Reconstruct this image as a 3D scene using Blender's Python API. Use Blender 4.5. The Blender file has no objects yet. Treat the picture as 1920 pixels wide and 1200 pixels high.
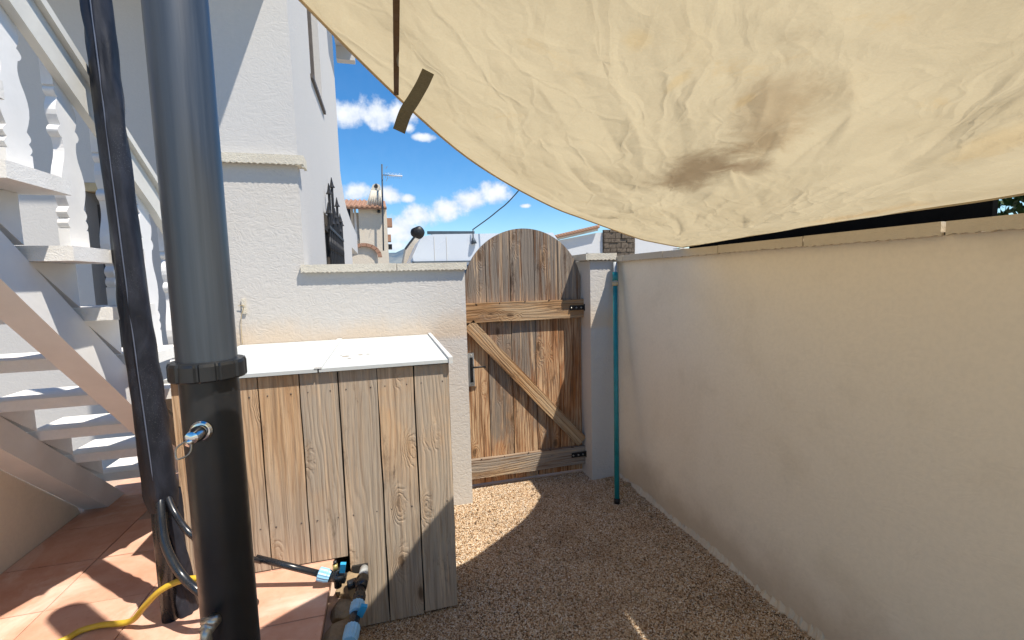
import bpy, bmesh, math, random
import numpy as np
from mathutils import Vector, Matrix
random.seed(7); RNG = np.random.default_rng(7)
R = math.radians
scn = bpy.context.scene
C = scn.collection

# ------------------------------------------------------------------ camera
FPX = 861.0
CAM = Vector((0, 0, 1.5))
cd = bpy.data.cameras.new('camera'); cam = bpy.data.objects.new('camera', cd); C.objects.link(cam)
M3 = Matrix(((0.96289294, 0.04988632, -0.265233), (-0.26862845, 0.08248343, -0.95970581), (-0.02599887, 0.99534308, 0.09282359)))
cam.matrix_world = Matrix.Translation(CAM) @ M3.to_4x4()
cd.sensor_width = 36; cd.lens = 36 * FPX / 1920; cd.clip_start = 0.02; cd.clip_end = 6000
scn.camera = cam

def at(px, py, axis, val):
    """world point where the sight line through a photo pixel meets the plane axis = val"""
    d = M3 @ Vector((px - 960, 600 - py, -FPX))
    return CAM + d * ((val - CAM[axis]) / d[axis])

# ------------------------------------------------------------------ light
SAZ, SEL = R(44), R(61)
SUN = Vector((math.sin(SAZ) * math.cos(SEL), -math.cos(SAZ) * math.cos(SEL), math.sin(SEL)))
w = bpy.data.worlds.new('World'); scn.world = w; w.use_nodes = True
wt = w.node_tree; wt.nodes.clear()
def WN(t, **k):
    n = wt.nodes.new(t)
    for a, b in k.items(): setattr(n, a, b)
    return n
def wm(op, a, b=None, c=None, clamp=False):
    n = WN('ShaderNodeMath', operation=op); n.use_clamp = clamp
    for i, v in enumerate((a, b, c)):
        if v is None: continue
        if isinstance(v, (int, float)): n.inputs[i].default_value = v
        else: wt.links.new(v, n.inputs[i])
    return n.outputs[0]
sky = WN('ShaderNodeTexSky', sky_type='NISHITA'); sky.sun_disc = False
sky.sun_elevation = SEL; sky.sun_rotation = R(180) - SAZ; sky.air_density = 1.0; sky.dust_density = 0.0; sky.ozone_density = 4.0
SKY_STRENGTH = 0.108
hs = WN('ShaderNodeHueSaturation'); hs.inputs['Saturation'].default_value = 1.36; hs.inputs['Value'].default_value = .74
wt.links.new(sky.outputs[0], hs.inputs['Color'])
tc = WN('ShaderNodeTexCoord'); sp = WN('ShaderNodeSeparateXYZ'); wt.links.new(tc.outputs['Generated'], sp.inputs[0])
azn = wm('ARCTAN2', sp.outputs[0], sp.outputs[1]); eln = wm('ARCSINE', sp.outputs[2])
cmb = WN('ShaderNodeCombineXYZ'); wt.links.new(azn, cmb.inputs[0]); wt.links.new(eln, cmb.inputs[1])
def wnoise(scale, detail, rough, off=0):
    mp = WN('ShaderNodeVectorMath', operation='ADD'); mp.inputs[1].default_value = (off, off * 1.7, off * .3); wt.links.new(cmb.outputs[0], mp.inputs[0])
    n = WN('ShaderNodeTexNoise'); n.inputs['Scale'].default_value = scale; n.inputs['Detail'].default_value = detail; n.inputs['Roughness'].default_value = rough
    wt.links.new(mp.outputs[0], n.inputs['Vector']); return n.outputs['Fac']
n1 = wnoise(26, 8, .62); n2 = wnoise(9, 5, .55, 3.3); n3 = wnoise(38, 6, .6, 7.1)
clouds = [(648, 214, 52, 26), (700, 214, 52, 30), (752, 214, 36, 26), (790, 257, 30, 9), (766, 240, 14, 14),
          (668, 360, 36, 20), (728, 366, 30, 20), (764, 372, 16, 9), (744, 432, 44, 34), (790, 404, 44, 26),
          (838, 394, 44, 22), (882, 374, 40, 24), (928, 362, 36, 24), (738, 462, 40, 14), (985, 386, 12, 5), (690, 450, 60, 26)]
mask = None
for (px, py, rx, ry) in clouds:
    d = (M3 @ Vector((px - 960, 600 - py, -FPX))).normalized()
    a0, e0 = math.atan2(d.x, d.y), math.asin(d.z); k = 1.0 / Vector((px - 960, 600 - py, FPX)).length
    dx = wm('MULTIPLY', wm('SUBTRACT', azn, a0), 1 / (rx * k)); dy = wm('MULTIPLY', wm('SUBTRACT', eln, e0), 1 / (ry * k))
    r2 = wm('ADD', wm('MULTIPLY', dx, dx), wm('MULTIPLY', dy, dy))
    v = wm('SUBTRACT', 1.0, wm('SQRT', r2))
    mask = v if mask is None else wm('SMOOTH_MAX', mask, v, .25)
den = wm('ADD', wm('MAXIMUM', mask, -1.0), wm('MULTIPLY', wm('SUBTRACT', n1, .5), 1.7))
rest = wm('SUBTRACT', wm('MULTIPLY', n2, 3.0), 2.1)          # sparse clouds over the rest of the sky
outer = wm('GREATER_THAN', wm('ABSOLUTE', wm('SUBTRACT', azn, .0)), .75)
den = wm('MAXIMUM', den, wm('MULTIPLY', rest, outer))
alpha = WN('ShaderNodeMapRange', interpolation_type='SMOOTHSTEP'); wt.links.new(den, alpha.inputs[0])
alpha.inputs[1].default_value = -.10; alpha.inputs[2].default_value = .60
shd = WN('ShaderNodeMapRange'); wt.links.new(wm('ADD', wm('MULTIPLY', den, .45), n3), shd.inputs[0]); shd.inputs[1].default_value = .3; shd.inputs[2].default_value = .95
ccol = WN('ShaderNodeMix', data_type='RGBA'); wt.links.new(shd.outputs[0], ccol.inputs[0])
ccol.inputs[6].default_value = (2.5, 3.0, 3.8, 1); ccol.inputs[7].default_value = (4.5, 4.65, 4.9, 1)
mx = WN('ShaderNodeMix', data_type='RGBA'); wt.links.new(wm('MULTIPLY', alpha.outputs[0], .96), mx.inputs[0]); wt.links.new(hs.outputs[0], mx.inputs[6]); wt.links.new(ccol.outputs[2], mx.inputs[7])
bg = WN('ShaderNodeBackground'); bg.inputs[1].default_value = SKY_STRENGTH; wt.links.new(mx.outputs[2], bg.inputs[0])
wo = WN('ShaderNodeOutputWorld'); wt.links.new(bg.outputs[0], wo.inputs[0])
sl = bpy.data.lights.new('sun', 'SUN'); sl.energy = 3.3; sl.angle = R(.55); sl.color = (1.0, .93, .82)
so = bpy.data.objects.new('sun', sl); C.objects.link(so); so.rotation_euler = SUN.to_track_quat('Z', 'Y').to_euler(); so.location = (3, -4, 8)
vs = scn.view_settings; vs.view_transform = 'Standard'; vs.look = 'None'; vs.gamma = 1; vs.use_curve_mapping = False; vs.exposure = 1.10

# ------------------------------------------------------------------ helpers
def tag(o, label=None, cat=None, group=None, kind=None):
    if label: o['label'] = label
    if cat: o['category'] = cat
    if group: o['group'] = group
    if kind: o['kind'] = kind
    return o
def empty(name, loc, label=None, cat=None, group=None, rz=0):
    o = bpy.data.objects.new(name, None); C.objects.link(o); o.location = loc; o.rotation_euler = (0, 0, rz); o.empty_display_size = .1
    o.matrix_basis = Matrix.Translation(Vector(loc)) @ Matrix.Rotation(rz, 4, 'Z')
    return tag(o, label, cat, group)
INV = {}
def link(name, me, mat, parent=None, mw=None, smooth=False):
    o = bpy.data.objects.new(name, me); C.objects.link(o)
    if mat is not None and len(me.materials) == 0: me.materials.append(mat)
    if smooth: me.polygons.foreach_set('use_smooth', [True] * len(me.polygons))
    mw = mw or Matrix.Identity(4)
    if parent is not None:
        pm = Matrix.Identity(4); p = parent
        while p is not None: pm = p.matrix_basis @ pm; p = p.parent
        o.parent = parent; o.matrix_basis = pm.inverted() @ mw
    else: o.matrix_basis = mw
    return o
def from_bm(name, bm, mat, parent=None, mw=None, smooth=False, bevel=0, seg=1):
    if bevel:
        bmesh.ops.bevel(bm, geom=[e for e in bm.edges if e.calc_face_angle(0) > .5], offset=bevel, segments=seg, affect='EDGES', profile=.5)
    bmesh.ops.recalc_face_normals(bm, faces=bm.faces)
    me = bpy.data.meshes.new(name); bm.to_mesh(me); bm.free()
    o = link(name, me, mat, parent, mw, smooth)
    if smooth and bevel: pass
    return o
def add_box(bm, lo, hi):
    vs_ = [bm.verts.new((x, y, z)) for x in (lo[0], hi[0]) for y in (lo[1], hi[1]) for z in (lo[2], hi[2])]
    for f in ((0, 1, 3, 2), (4, 6, 7, 5), (0, 4, 5, 1), (2, 3, 7, 6), (0, 2, 6, 4), (1, 5, 7, 3)): bm.faces.new([vs_[i] for i in f])
def box(name, lo, hi, mat, parent=None, bevel=.003, mw=None):
    bm = bmesh.new(); add_box(bm, lo, hi); return from_bm(name, bm, mat, parent, mw, bevel=bevel)
def add_prism(bm, pts, ext, f=lambda p, t: (p[0], p[1], t)):
    """pts: 2-D outline; ext: (t0, t1); f maps (point, t) to 3-D"""
    a = [bm.verts.new(f(p, ext[0])) for p in pts]; b = [bm.verts.new(f(p, ext[1])) for p in pts]; n = len(pts)
    bm.faces.new(a); bm.faces.new(list(reversed(b)))
    for i in range(n): bm.faces.new((a[i], b[i], b[(i + 1) % n], a[(i + 1) % n]))
def prism(name, pts, ext, f, mat, parent=None, bevel=0, mw=None):
    bm = bmesh.new(); add_prism(bm, pts, ext, f); return from_bm(name, bm, mat, parent, mw, bevel=bevel)
def catmull(P, n=8):
    P = [Vector(p) for p in P]; out = []
    Q = [P[0] * 2 - P[1]] + P + [P[-1] * 2 - P[-2]]
    for i in range(1, len(Q) - 2):
        for k in range(n):
            t = k / n; a, b, c, d = Q[i - 1], Q[i], Q[i + 1], Q[i + 2]
            out.append(.5 * ((2 * b) + (c - a) * t + (2 * a - 5 * b + 4 * c - d) * t * t + (3 * b - a - 3 * c + d) * t ** 3))
    out.append(P[-1]); return out
def add_tube(bm, path, r, seg=12, cap=True, flat=None):
    path = [Vector(p) for p in path]; rings = []
    up = None
    for i, p in enumerate(path):
        t = (path[min(i + 1, len(path) - 1)] - path[max(i - 1, 0)]).normalized()
        if up is None: up = t.orthogonal().normalized()
        up = (up - t * up.dot(t)).normalized(); side = t.cross(up)
        rr = r(i / (len(path) - 1)) if callable(r) else r
        rings.append([bm.verts.new(p + (up * math.cos(a) + side * math.sin(a)) * rr) for a in [2 * math.pi * k / seg for k in range(seg)]])
    for A, B in zip(rings, rings[1:]):
        for k in range(seg): bm.faces.new((A[k], A[(k + 1) % seg], B[(k + 1) % seg], B[k]))
    if cap: bm.faces.new(list(reversed(rings[0]))); bm.faces.new(rings[-1])
def tube(name, path, r, mat, parent=None, seg=12, smooth=True):
    bm = bmesh.new(); add_tube(bm, path, r, seg); return from_bm(name, bm, mat, parent, smooth=smooth)
def lathe(name, prof, mat, parent=None, seg=48, mw=None, smooth=True):
    """prof: (radius, z) list"""
    bm = bmesh.new(); rings = []
    for r_, z in prof: rings.append([bm.verts.new((max(r_, 1e-5) * math.cos(2 * math.pi * k / seg), max(r_, 1e-5) * math.sin(2 * math.pi * k / seg), z)) for k in range(seg)])
    for A, B in zip(rings, rings[1:]):
        for k in range(seg): bm.faces.new((A[k], A[(k + 1) % seg], B[(k + 1) % seg], B[k]))
    bm.faces.new(list(reversed(rings[0]))); bm.faces.new(rings[-1])
    o = from_bm(name, bm, mat, parent, mw, smooth=smooth)
    return o
def sharp(o, ang=35):
    m = o.data
    bm = bmesh.new(); bm.from_mesh(m)
    for e in bm.edges:
        if e.calc_face_angle(0) > R(ang): e.smooth = False
    bm.to_mesh(m); bm.free(); m.polygons.foreach_set('use_smooth', [True] * len(m.polygons)); return o

# ------------------------------------------------------------------ materials
class NT:
    def __init__(s, name, rough=.8, spec=.3):
        s.m = bpy.data.materials.new(name); s.m.use_nodes = True; s.t = s.m.node_tree; s.t.nodes.clear()
        s.out = s.n('ShaderNodeOutputMaterial'); s.b = s.n('ShaderNodeBsdfPrincipled'); s.t.links.new(s.b.outputs[0], s.out.inputs[0])
        s.b.inputs['Roughness'].default_value = rough; s.b.inputs['Specular IOR Level'].default_value = spec
        s.tc = s.n('ShaderNodeTexCoord')
    def n(s, t, **k):
        n = s.t.nodes.new(t)
        for a, b in k.items(): setattr(n, a, b)
        return n
    def l(s, a, b): s.t.links.new(a, b)
    def put(s, i, v):
        if v is None: return
        if isinstance(v, (int, float)): i.default_value = v
        elif isinstance(v, (tuple, list)): i.default_value = (tuple(v) + (1,))[:4] if len(i.default_value) == 4 else v
        else: s.l(v, i)
    def m_(s, op, a, b=None, c=None, clamp=False):
        n = s.n('ShaderNodeMath', operation=op); n.use_clamp = clamp
        for i, v in enumerate((a, b, c)): s.put(n.inputs[i], v)
        return n.outputs[0]
    def map(s, src, scale=(1, 1, 1), loc=(0, 0, 0)):
        n = s.n('ShaderNodeMapping'); n.inputs['Scale'].default_value = scale; n.inputs['Location'].default_value = loc; s.l(src, n.inputs[0]); return n.outputs[0]
    def noise(s, vec, scale, detail=4, rough=.55, dist=0, out='Fac'):
        n = s.n('ShaderNodeTexNoise'); s.l(vec, n.inputs['Vector']); n.inputs['Scale'].default_value = scale; n.inputs['Detail'].default_value = detail
        n.inputs['Roughness'].default_value = rough; n.inputs['Distortion'].default_value = dist; return n.outputs[out]
    def vor(s, vec, scale, feature='F1', out='Distance', rand=1):
        n = s.n('ShaderNodeTexVoronoi', feature=feature); s.l(vec, n.inputs['Vector']); n.inputs['Scale'].default_value = scale; n.inputs['Randomness'].default_value = rand
        return n.outputs[out]
    def ramp(s, fac, a, b, lo=0., hi=1., smooth=True):
        n = s.n('ShaderNodeMapRange', interpolation_type='SMOOTHSTEP' if smooth else 'LINEAR'); s.put(n.inputs[0], fac)
        n.inputs[1].default_value = a; n.inputs[2].default_value = b; n.inputs[3].default_value = lo; n.inputs[4].default_value = hi; return n.outputs[0]
    def mix(s, f, a, b, mode='MIX'):
        n = s.n('ShaderNodeMix', data_type='RGBA', blend_type=mode); s.put(n.inputs[0], f); s.put(n.inputs[6], a); s.put(n.inputs[7], b); return n.outputs[2]
    def bump(s, h, strength=.5, dist=.01, prev=None):
        n = s.n('ShaderNodeBump'); n.inputs['Strength'].default_value = strength; n.inputs['Distance'].default_value = dist; s.l(h, n.inputs['Height'])
        if prev is not None: s.l(prev, n.inputs['Normal'])
        return n.outputs[0]
    def col(s, c): s.put(s.b.inputs['Base Color'], c)
    def nrm(s, v): s.l(v, s.b.inputs['Normal'])
    @property
    def pos(s): return s.n('ShaderNodeNewGeometry').outputs['Position']
    @property
    def obj(s): return s.tc.outputs['Object']
    @property
    def rnd(s): return s.n('ShaderNodeObjectInfo').outputs['Random']

def plain(name, col, rough=.5, metal=0, spec=.5, var=.12, scale=14, bump=0, bscale=200):
    s = NT(name, rough, spec); s.b.inputs['Metallic'].default_value = metal
    f = s.noise(s.obj, scale, 5, .6)
    s.col(s.mix(s.ramp(f, .3, .7), tuple(c * (1 - var) for c in col), tuple(min(1, c * (1 + var)) for c in col)))
    s.put(s.b.inputs['Roughness'], s.ramp(s.noise(s.obj, scale * 2.3, 4), .3, .7, max(.05, rough - .08), min(1, rough + .08)))
    if bump: s.nrm(s.bump(s.noise(s.obj, bscale, 3), bump, .002))
    return s.m

def stucco(name, base, dirt=(.42, .35, .25), dirt_amt=.25, coarse=1.0, stain_low=0.0, gain=1.0, lid=0.0):
    s = NT(name, .92, .15); p = s.pos
    big = s.noise(p, 1.3, 5, .6, .6); mid = s.noise(p, 5, 5, .6); fine = s.noise(p, 60, 4, .6)
    c = s.mix(s.m_('MULTIPLY', s.ramp(big, .45, .8), dirt_amt), base, dirt)
    c = s.mix(s.m_('MULTIPLY', s.ramp(mid, .5, .75), dirt_amt * .45), c, tuple(x * .75 for x in dirt))
    c = s.mix(s.ramp(fine, .35, .7, 0, .06), c, (.3, .28, .25))
    if stain_low:
        sp_ = s.n('ShaderNodeSeparateXYZ'); s.l(p, sp_.inputs[0])
        h = s.m_('SUBTRACT', sp_.outputs[2], s.m_('MULTIPLY', s.noise(p, 3.0, 5, .65), .45))
        c = s.mix(s.m_('MULTIPLY', s.ramp(h, .12, -.18), stain_low), c, (.40, .29, .17))
    if lid:
        sq = s.n('ShaderNodeSeparateXYZ'); s.l(p, sq.inputs[0]); zz = s.m_('SUBTRACT', sq.outputs[2], s.m_('MULTIPLY', s.noise(s.map(p, (3, 3, 1)), 2.0, 5, .6), .22))
        c = s.mix(s.m_('MULTIPLY', s.m_('MULTIPLY', s.ramp(zz, 1.22, 1.05), s.ramp(sq.outputs[2], 1.10, 1.15)), lid), c, (.62, .46, .30))
    s.col(c)
    # trowelled plaster: warped ridges, grain
    wv = s.noise(s.map(p, (1, 1, 1.6)), 16 * coarse, 3, .5, 2.5); blot = s.noise(p, 34 * coarse, 4, .6, 1.0)
    rid = s.m_('ABSOLUTE', s.m_('SUBTRACT', wv, .5))
    b1 = s.bump(s.m_('ADD', s.m_('MULTIPLY', rid, -1.1), s.m_('MULTIPLY', blot, .5)), .55 * gain, .016)
    s.nrm(s.bump(fine, .22 * gain, .004, b1)); return s.m

def wood(name, light, mid, grey, dark, gmix=.5, warm=.5, freq=1.0, grey_top=None, soft=1.0):
    """weathered softwood, grain along local Z, face in local XZ"""
    s = NT(name, .85, .15)
    rnd = s.rnd
    off = s.n('ShaderNodeCombineXYZ'); s.l(s.m_('MULTIPLY', rnd, 31.7), off.inputs[0]); s.l(s.m_('MULTIPLY', rnd, 17.3), off.inputs[1]); s.l(s.m_('MULTIPLY', rnd, 53.1), off.inputs[2])
    ad = s.n('ShaderNodeVectorMath', operation='ADD'); s.l(s.obj, ad.inputs[0]); s.l(off.outputs[0], ad.inputs[1]); v = ad.outputs[0]
    # knots: sparse 2-D cells stretched along the board
    kv = s.map(v, (7.5, .0, 3.1)); kd0 = s.vor(kv, 1.0, rand=1.0)
    kw = s.m_('ADD', kd0, s.m_('MULTIPLY', s.m_('SUBTRACT', s.noise(v, 22, 3), .5), .16))
    kn = s.ramp(kw, .34, .05); core = s.ramp(kw, .14, .05)
    # growth rings drawn round the knots
    wob = s.noise(s.map(v, (6, 6, 1.1)), 1.0, 3, .5)
    sx = s.n('ShaderNodeSeparateXYZ'); s.l(v, sx.inputs[0])
    x = s.m_('ADD', s.m_('MULTIPLY', sx.outputs[0], 78 * freq), s.m_('MULTIPLY', wob, 15.0))
    x = s.m_('ADD', x, s.m_('MULTIPLY', kn, 7.0))
    ring = s.m_('MULTIPLY_ADD', s.m_('SINE', s.m_('MULTIPLY', x, 3.0)), .5, .5)
    ring = s.m_('POWER', ring, 2.2)
    fib = s.noise(s.map(v, (210, 210, 5)), 1.0, 4, .7); fib2 = s.noise(s.map(v, (75, 75, 1.6)), 1.0, 5, .7)
    tone = s.noise(s.map(v, (5, 5, 1.4)), 1.0, 4, .6)
    c = s.mix(s.ramp(tone, .3, .7), mid, light)
    c = s.mix(s.m_('MULTIPLY', ring, .42 * warm), c, tuple(a * b for a, b in zip(mid, (.62, .45, .34))))
    g = s.ramp(s.m_('ADD', s.noise(s.map(v, (3.0, 3, 1.5)), 1.0, 5, .65), s.m_('MULTIPLY', s.m_('SUBTRACT', rnd, .5), .40)), .62 - .35 * gmix, .78 - .3 * gmix)
    g = s.m_('MULTIPLY', g, s.ramp(fib2, .2, .6, .5, 1.0))
    if grey_top is not None:
        sz = s.n('ShaderNodeSeparateXYZ'); s.l(s.pos, sz.inputs[0])
        hz = s.m_('ADD', sz.outputs[2], s.m_('MULTIPLY', s.m_('SUBTRACT', fib2, .5), .5))
        if grey_top > 0: g = s.m_('MAXIMUM', g, s.ramp(hz, grey_top - .12, grey_top + .25, 0, .97))
        else: g = s.m_('MAXIMUM', g, s.ramp(hz, -grey_top + .12, -grey_top - .25, 0, .85))
    c = s.mix(g, c, grey)
    c = s.mix(s.ramp(fib, .42, .72, 0, .5 * soft), c, tuple(a * .55 for a in grey))
    st2 = s.noise(s.map(v, (34, 34, 1.3), (3, 1, 5)), 1.0, 5, .7, .9)
    c = s.mix(s.ramp(st2, .50, .62, 0, .75 * soft), c, tuple(a * .8 + b * .2 for a, b in zip(dark, mid)))
    pal = s.noise(s.map(v, (40, 40, 1.1), (8, 2, 1)), 1.0, 5, .7, .6)
    c = s.mix(s.ramp(pal, .54, .66, 0, .55), c, tuple(min(.8, a * 1.15) for a in light))
    c = s.mix(s.ramp(fib2, .54, .7, 0, .6 * soft), c, dark)
    blk = s.ramp(s.noise(s.map(v, (9, 9, 2.6), (9, 4, 2)), 1.0, 7, .75), .57, .72, 0, .8)
    c = s.mix(blk, c, tuple(a * .45 for a in dark))
    c = s.mix(s.m_('MULTIPLY', kn, .25), c, (.30, .155, .06)); c = s.mix(s.m_('MULTIPLY', core, .8), c, (.10, .06, .035))
    s.col(c)
    h = s.m_('ADD', s.m_('MULTIPLY', ring, -.5), s.m_('ADD', s.m_('MULTIPLY', fib, -.7), s.m_('MULTIPLY', fib2, -.8)))
    h = s.m_('SUBTRACT', h, s.m_('MULTIPLY', core, .6))
    s.nrm(s.bump(h, .7, .004)); return s.m

M = {}
M['wall'] = stucco('white_stucco', (.54, .51, .47), dirt=(.60, .52, .40), dirt_amt=.25, coarse=.7, gain=.5, lid=.55)
M['house'] = stucco('house_plaster', (.53, .515, .495), dirt=(.58, .55, .49), dirt_amt=.15, coarse=.7, gain=.28)
M['rwall'] = stucco('cream_wall_plaster', (.87, .765, .605), dirt=(.66, .54, .37), dirt_amt=.32, coarse=.45, stain_low=.5, gain=.22)
M['cope'] = stucco('coping_stone', (.62, .57, .47), dirt=(.45, .38, .28), dirt_amt=.5, coarse=2.2, gain=.8)
M['rcope'] = stucco('coping_stone_warm', (.60, .52, .40), dirt=(.42, .34, .23), dirt_amt=.4, coarse=1.4, gain=.4)
M['paint'] = plain('white_paint', (.78, .765, .74), .55, var=.05, scale=6, bump=.25, bscale=60)
M['tread'] = stucco('painted_tread', (.80, .78, .74), dirt=(.55, .50, .42), dirt_amt=.35, coarse=3, gain=.4)
M['railpaint'] = plain('ivory_paint', (.66, .64, .58), .6, var=.06, scale=5, bump=.3, bscale=50)
M['boxwood'] = wood('cabinet_wood', (.58, .43, .29), (.52, .33, .18), (.40, .335, .265), (.15, .11, .08), gmix=.50, warm=.8, freq=1.2, grey_top=-.74, soft=.62)
M['gatewood'] = wood('gate_wood', (.58, .40, .24), (.36, .135, .038), (.225, .19, .155), (.065, .03, .015), gmix=.18, warm=1.3, freq=1.2, grey_top=1.22)
M['gaterail'] = wood('gate_rail_wood', (.46, .34, .21), (.38, .20, .08), (.29, .25, .21), (.12, .065, .035), gmix=.42, warm=.7, freq=1.3)
M['lid'] = stucco('white_sheet', (.50, .525, .52), dirt=(.50, .49, .44), dirt_amt=.35, coarse=.5, gain=.08)
M['lidtrim'] = plain('white_trim', (.58, .58, .56), .5, var=.04)
M['black'] = plain('black_iron', (.012, .012, .013), .45, metal=.3)
M['screen'] = plain('matte_black', (.008, .008, .008), 1.0, spec=0)
M['steel'] = plain('zinc_plate', (.6, .6, .6), .35, metal=.9)
M['chrome'] = plain('chrome', (.62, .63, .65), .12, metal=1.0, var=.03)
M['dull'] = plain('worn_metal', (.42, .41, .37), .35, metal=.85)
M['teal'] = plain('teal_pole', (.008, .20, .22), .38, var=.15)
M['greyplastic'] = plain('grey_plastic', (.42, .44, .44), .45)
M['blueplastic'] = plain('light_blue_plastic', (.25, .50, .72), .4)
M['bluehandle'] = plain('blue_plastic', (.03, .32, .62), .35)
M['pipe'] = plain('black_pipe', (.012, .014, .018), .28, spec=.6)
M['hose'] = plain('yellow_hose', (.62, .42, .04), .4, var=.1)
M['grille'] = plain('wrought_iron', (.01, .01, .012), .6)
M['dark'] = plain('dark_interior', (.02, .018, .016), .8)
M['glass'] = plain('window_glass', (.03, .05, .09), .08, spec=.8)
M['bfram'] = plain('brown_frame', (.09, .075, .065), .6)
M['tile'] = stucco('roof_tile', (.34, .19, .125), dirt=(.30, .20, .13), dirt_amt=.9, coarse=3, gain=.5)
M['cream'] = stucco('far_wall_cream', (.60, .53, .43), dirt=(.5, .42, .30), dirt_amt=.3, coarse=.35, gain=1.6)
M['farwhite'] = stucco('far_wall_white', (.56, .56, .56), dirt=(.5, .5, .48), dirt_amt=.2, coarse=.5, gain=.6)
M['van'] = plain('white_van_paint', (.58, .62, .68), .22, spec=.7, var=.02, scale=1)
M['vandark'] = plain('van_trim', (.05, .07, .09), .5)
M['tan'] = plain('tan_cord', (.45, .35, .20), .8)
def m_shower():
    s = NT('grey_pvc_column', .34, .5); v = s.obj
    st = s.noise(s.map(v, (30, 30, .8)), 1, 5, .65); sc = s.noise(s.map(v, (90, 90, 5)), 1, 3, .6)
    c = s.mix(s.ramp(st, .35, .7), (.034, .042, .053), (.056, .068, .085)); c = s.mix(s.ramp(sc, .68, .8, 0, .4), c, (.10, .11, .12))
    s.col(c); s.put(s.b.inputs['Roughness'], s.ramp(st, .3, .7, .30, .46)); s.nrm(s.bump(sc, .05, .001)); return s.m
M['shower'] = m_shower()
M['showershade'] = plain('shaded_pvc', (.014, .015, .017), .36, spec=.5)  # darker copy of the column grey: sail shade put into the colour
def m_sleeve():
    s = NT('black_vinyl_sleeve', .5, .3); v = s.obj
    f = s.noise(s.map(v, (1, 1, .35)), 22, 5, .65, .8); c = s.mix(s.ramp(f, .35, .7), (.010, .011, .016), (.022, .024, .034))
    sp_ = s.noise(v, 420, 2, .5); c = s.mix(s.m_('MULTIPLY', s.ramp(sp_, .62, .72), s.ramp(s.noise(v, 5, 3), .5, .62, 0, .35)), c, (.25, .26, .28))
    s.col(c); s.nrm(s.bump(s.m_('ADD', f, s.m_('MULTIPLY', s.noise(v, 60, 4), .15)), .35, .006)); return s.m
M['sleeve'] = m_sleeve()
def m_terra():
    s = NT('terracotta_slab', .7, .3); p = s.pos; r = s.rnd
    c = s.mix(s.ramp(s.noise(p, 6, 6, .65), .3, .72), (.58, .32, .22), (.70, .46, .35))
    c = s.mix(s.m_('MULTIPLY', r, .45), c, (.42, .19, .115)); c = s.mix(s.ramp(s.noise(p, 2.2, 5, .7, .8), .48, .72, 0, .8), c, (.70, .55, .46))
    c = s.mix(s.ramp(s.noise(p, 90, 3), .6, .8, 0, .25), c, (.20, .10, .07)); s.col(c)
    s.nrm(s.bump(s.noise(p, 45, 5, .6), .35, .004, s.bump(s.noise(p, 5, 3), .4, .01))); return s.m
M['terra'] = m_terra()
M['grout'] = stucco('mortar', (.52, .38, .30), dirt=(.3, .22, .16), dirt_amt=.6, coarse=3, gain=.8)
def m_stone(name, a, b, d):
    s = NT(name, .9, .2); p = s.pos; r = s.rnd
    c = s.mix(s.ramp(s.noise(p, 14, 6, .7), .3, .7), a, b); c = s.mix(s.m_('MULTIPLY', r, .6), c, d); s.col(c)
    s.nrm(s.bump(s.noise(p, 40, 6, .65), .8, .01)); return s.m
M['rubble'] = m_stone('rubble_stone', (.20, .14, .08), (.40, .31, .20), (.28, .20, .12))
M['darkstone'] = m_stone('dark_stone', (.06, .045, .035), (.19, .15, .11), (.10, .08, .06))
def m_gravel():
    s = NT('gravel_pebble', .85, .25)
    a = s.n('ShaderNodeAttribute', attribute_type='INSTANCER', attribute_name='rnd').outputs['Fac']
    n = s.n('ShaderNodeValToRGB'); cr = n.color_ramp; s.l(a, n.inputs[0])
    cols = [(0, (.10, .052, .022)), (.18, (.29, .17, .085)), (.38, (.52, .38, .245)), (.58, (.42, .27, .15)), (.78, (.62, .50, .35)), (.93, (.54, .48, .40)), (1, (.76, .68, .56))]
    cr.elements[0].position = 0; cr.elements[0].color = cols[0][1] + (1,); cr.elements[1].position = 1; cr.elements[1].color = cols[-1][1] + (1,)
    for q, k in cols[1:-1]: e = cr.elements.new(q); e.color = k + (1,)
    patch = s.noise(s.pos, 3.4, 5, .65, .5)
    c = s.mix(s.ramp(patch, .45, .75, 0, .4), n.outputs[0], (.15, .085, .045)); s.col(c); s.nrm(s.bump(s.noise(s.pos, 500, 3), .3, .001)); return s.m
M['gravel'] = m_gravel()
def m_bed():
    s = NT('gravel_bed', .95, .1); p = s.pos
    c = s.mix(s.vor(p, 130, out='Color'), (.10, .06, .035), (.34, .25, .17)); c = s.mix(.5, c, (.20, .135, .085)); s.col(c)
    s.nrm(s.bump(s.vor(p, 130), .9, .006)); return s.m
M['bed'] = m_bed()
def m_ground():
    s = NT('dry_ground', .95, .1); p = s.pos
    s.col(s.mix(s.noise(p, .6, 6, .65), (.36, .31, .25), (.52, .47, .40))); s.nrm(s.bump(s.noise(p, 30, 5), .5, .02)); return s.m
M['ground'] = m_ground()
def m_hill():
    s = NT('hill_scrub', 1, 0); p = s.pos
    s.col(s.mix(s.ramp(s.noise(p, .02, 6, .7), .35, .65), (.09, .13, .17), (.20, .22, .22))); return s.m
M['hill'] = m_hill()
def m_leaf():
    s = NT('leaf', .6, .3); s.col(s.mix(s.noise(s.pos, 3, 4), (.02, .045, .012), (.07, .13, .03)))
    tr = s.n('ShaderNodeBsdfTranslucent'); tr.inputs[0].default_value = (.05, .10, .02, 1); mx_ = s.n('ShaderNodeMixShader'); mx_.inputs[0].default_value = .2
    s.l(s.b.outputs[0], mx_.inputs[1]); s.l(tr.outputs[0], mx_.inputs[2]); s.l(mx_.outputs[0], s.out.inputs[0]); return s.m
M['leaf'] = m_leaf(); M['bark'] = plain('bark', (.12, .08, .05), .9)


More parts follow.
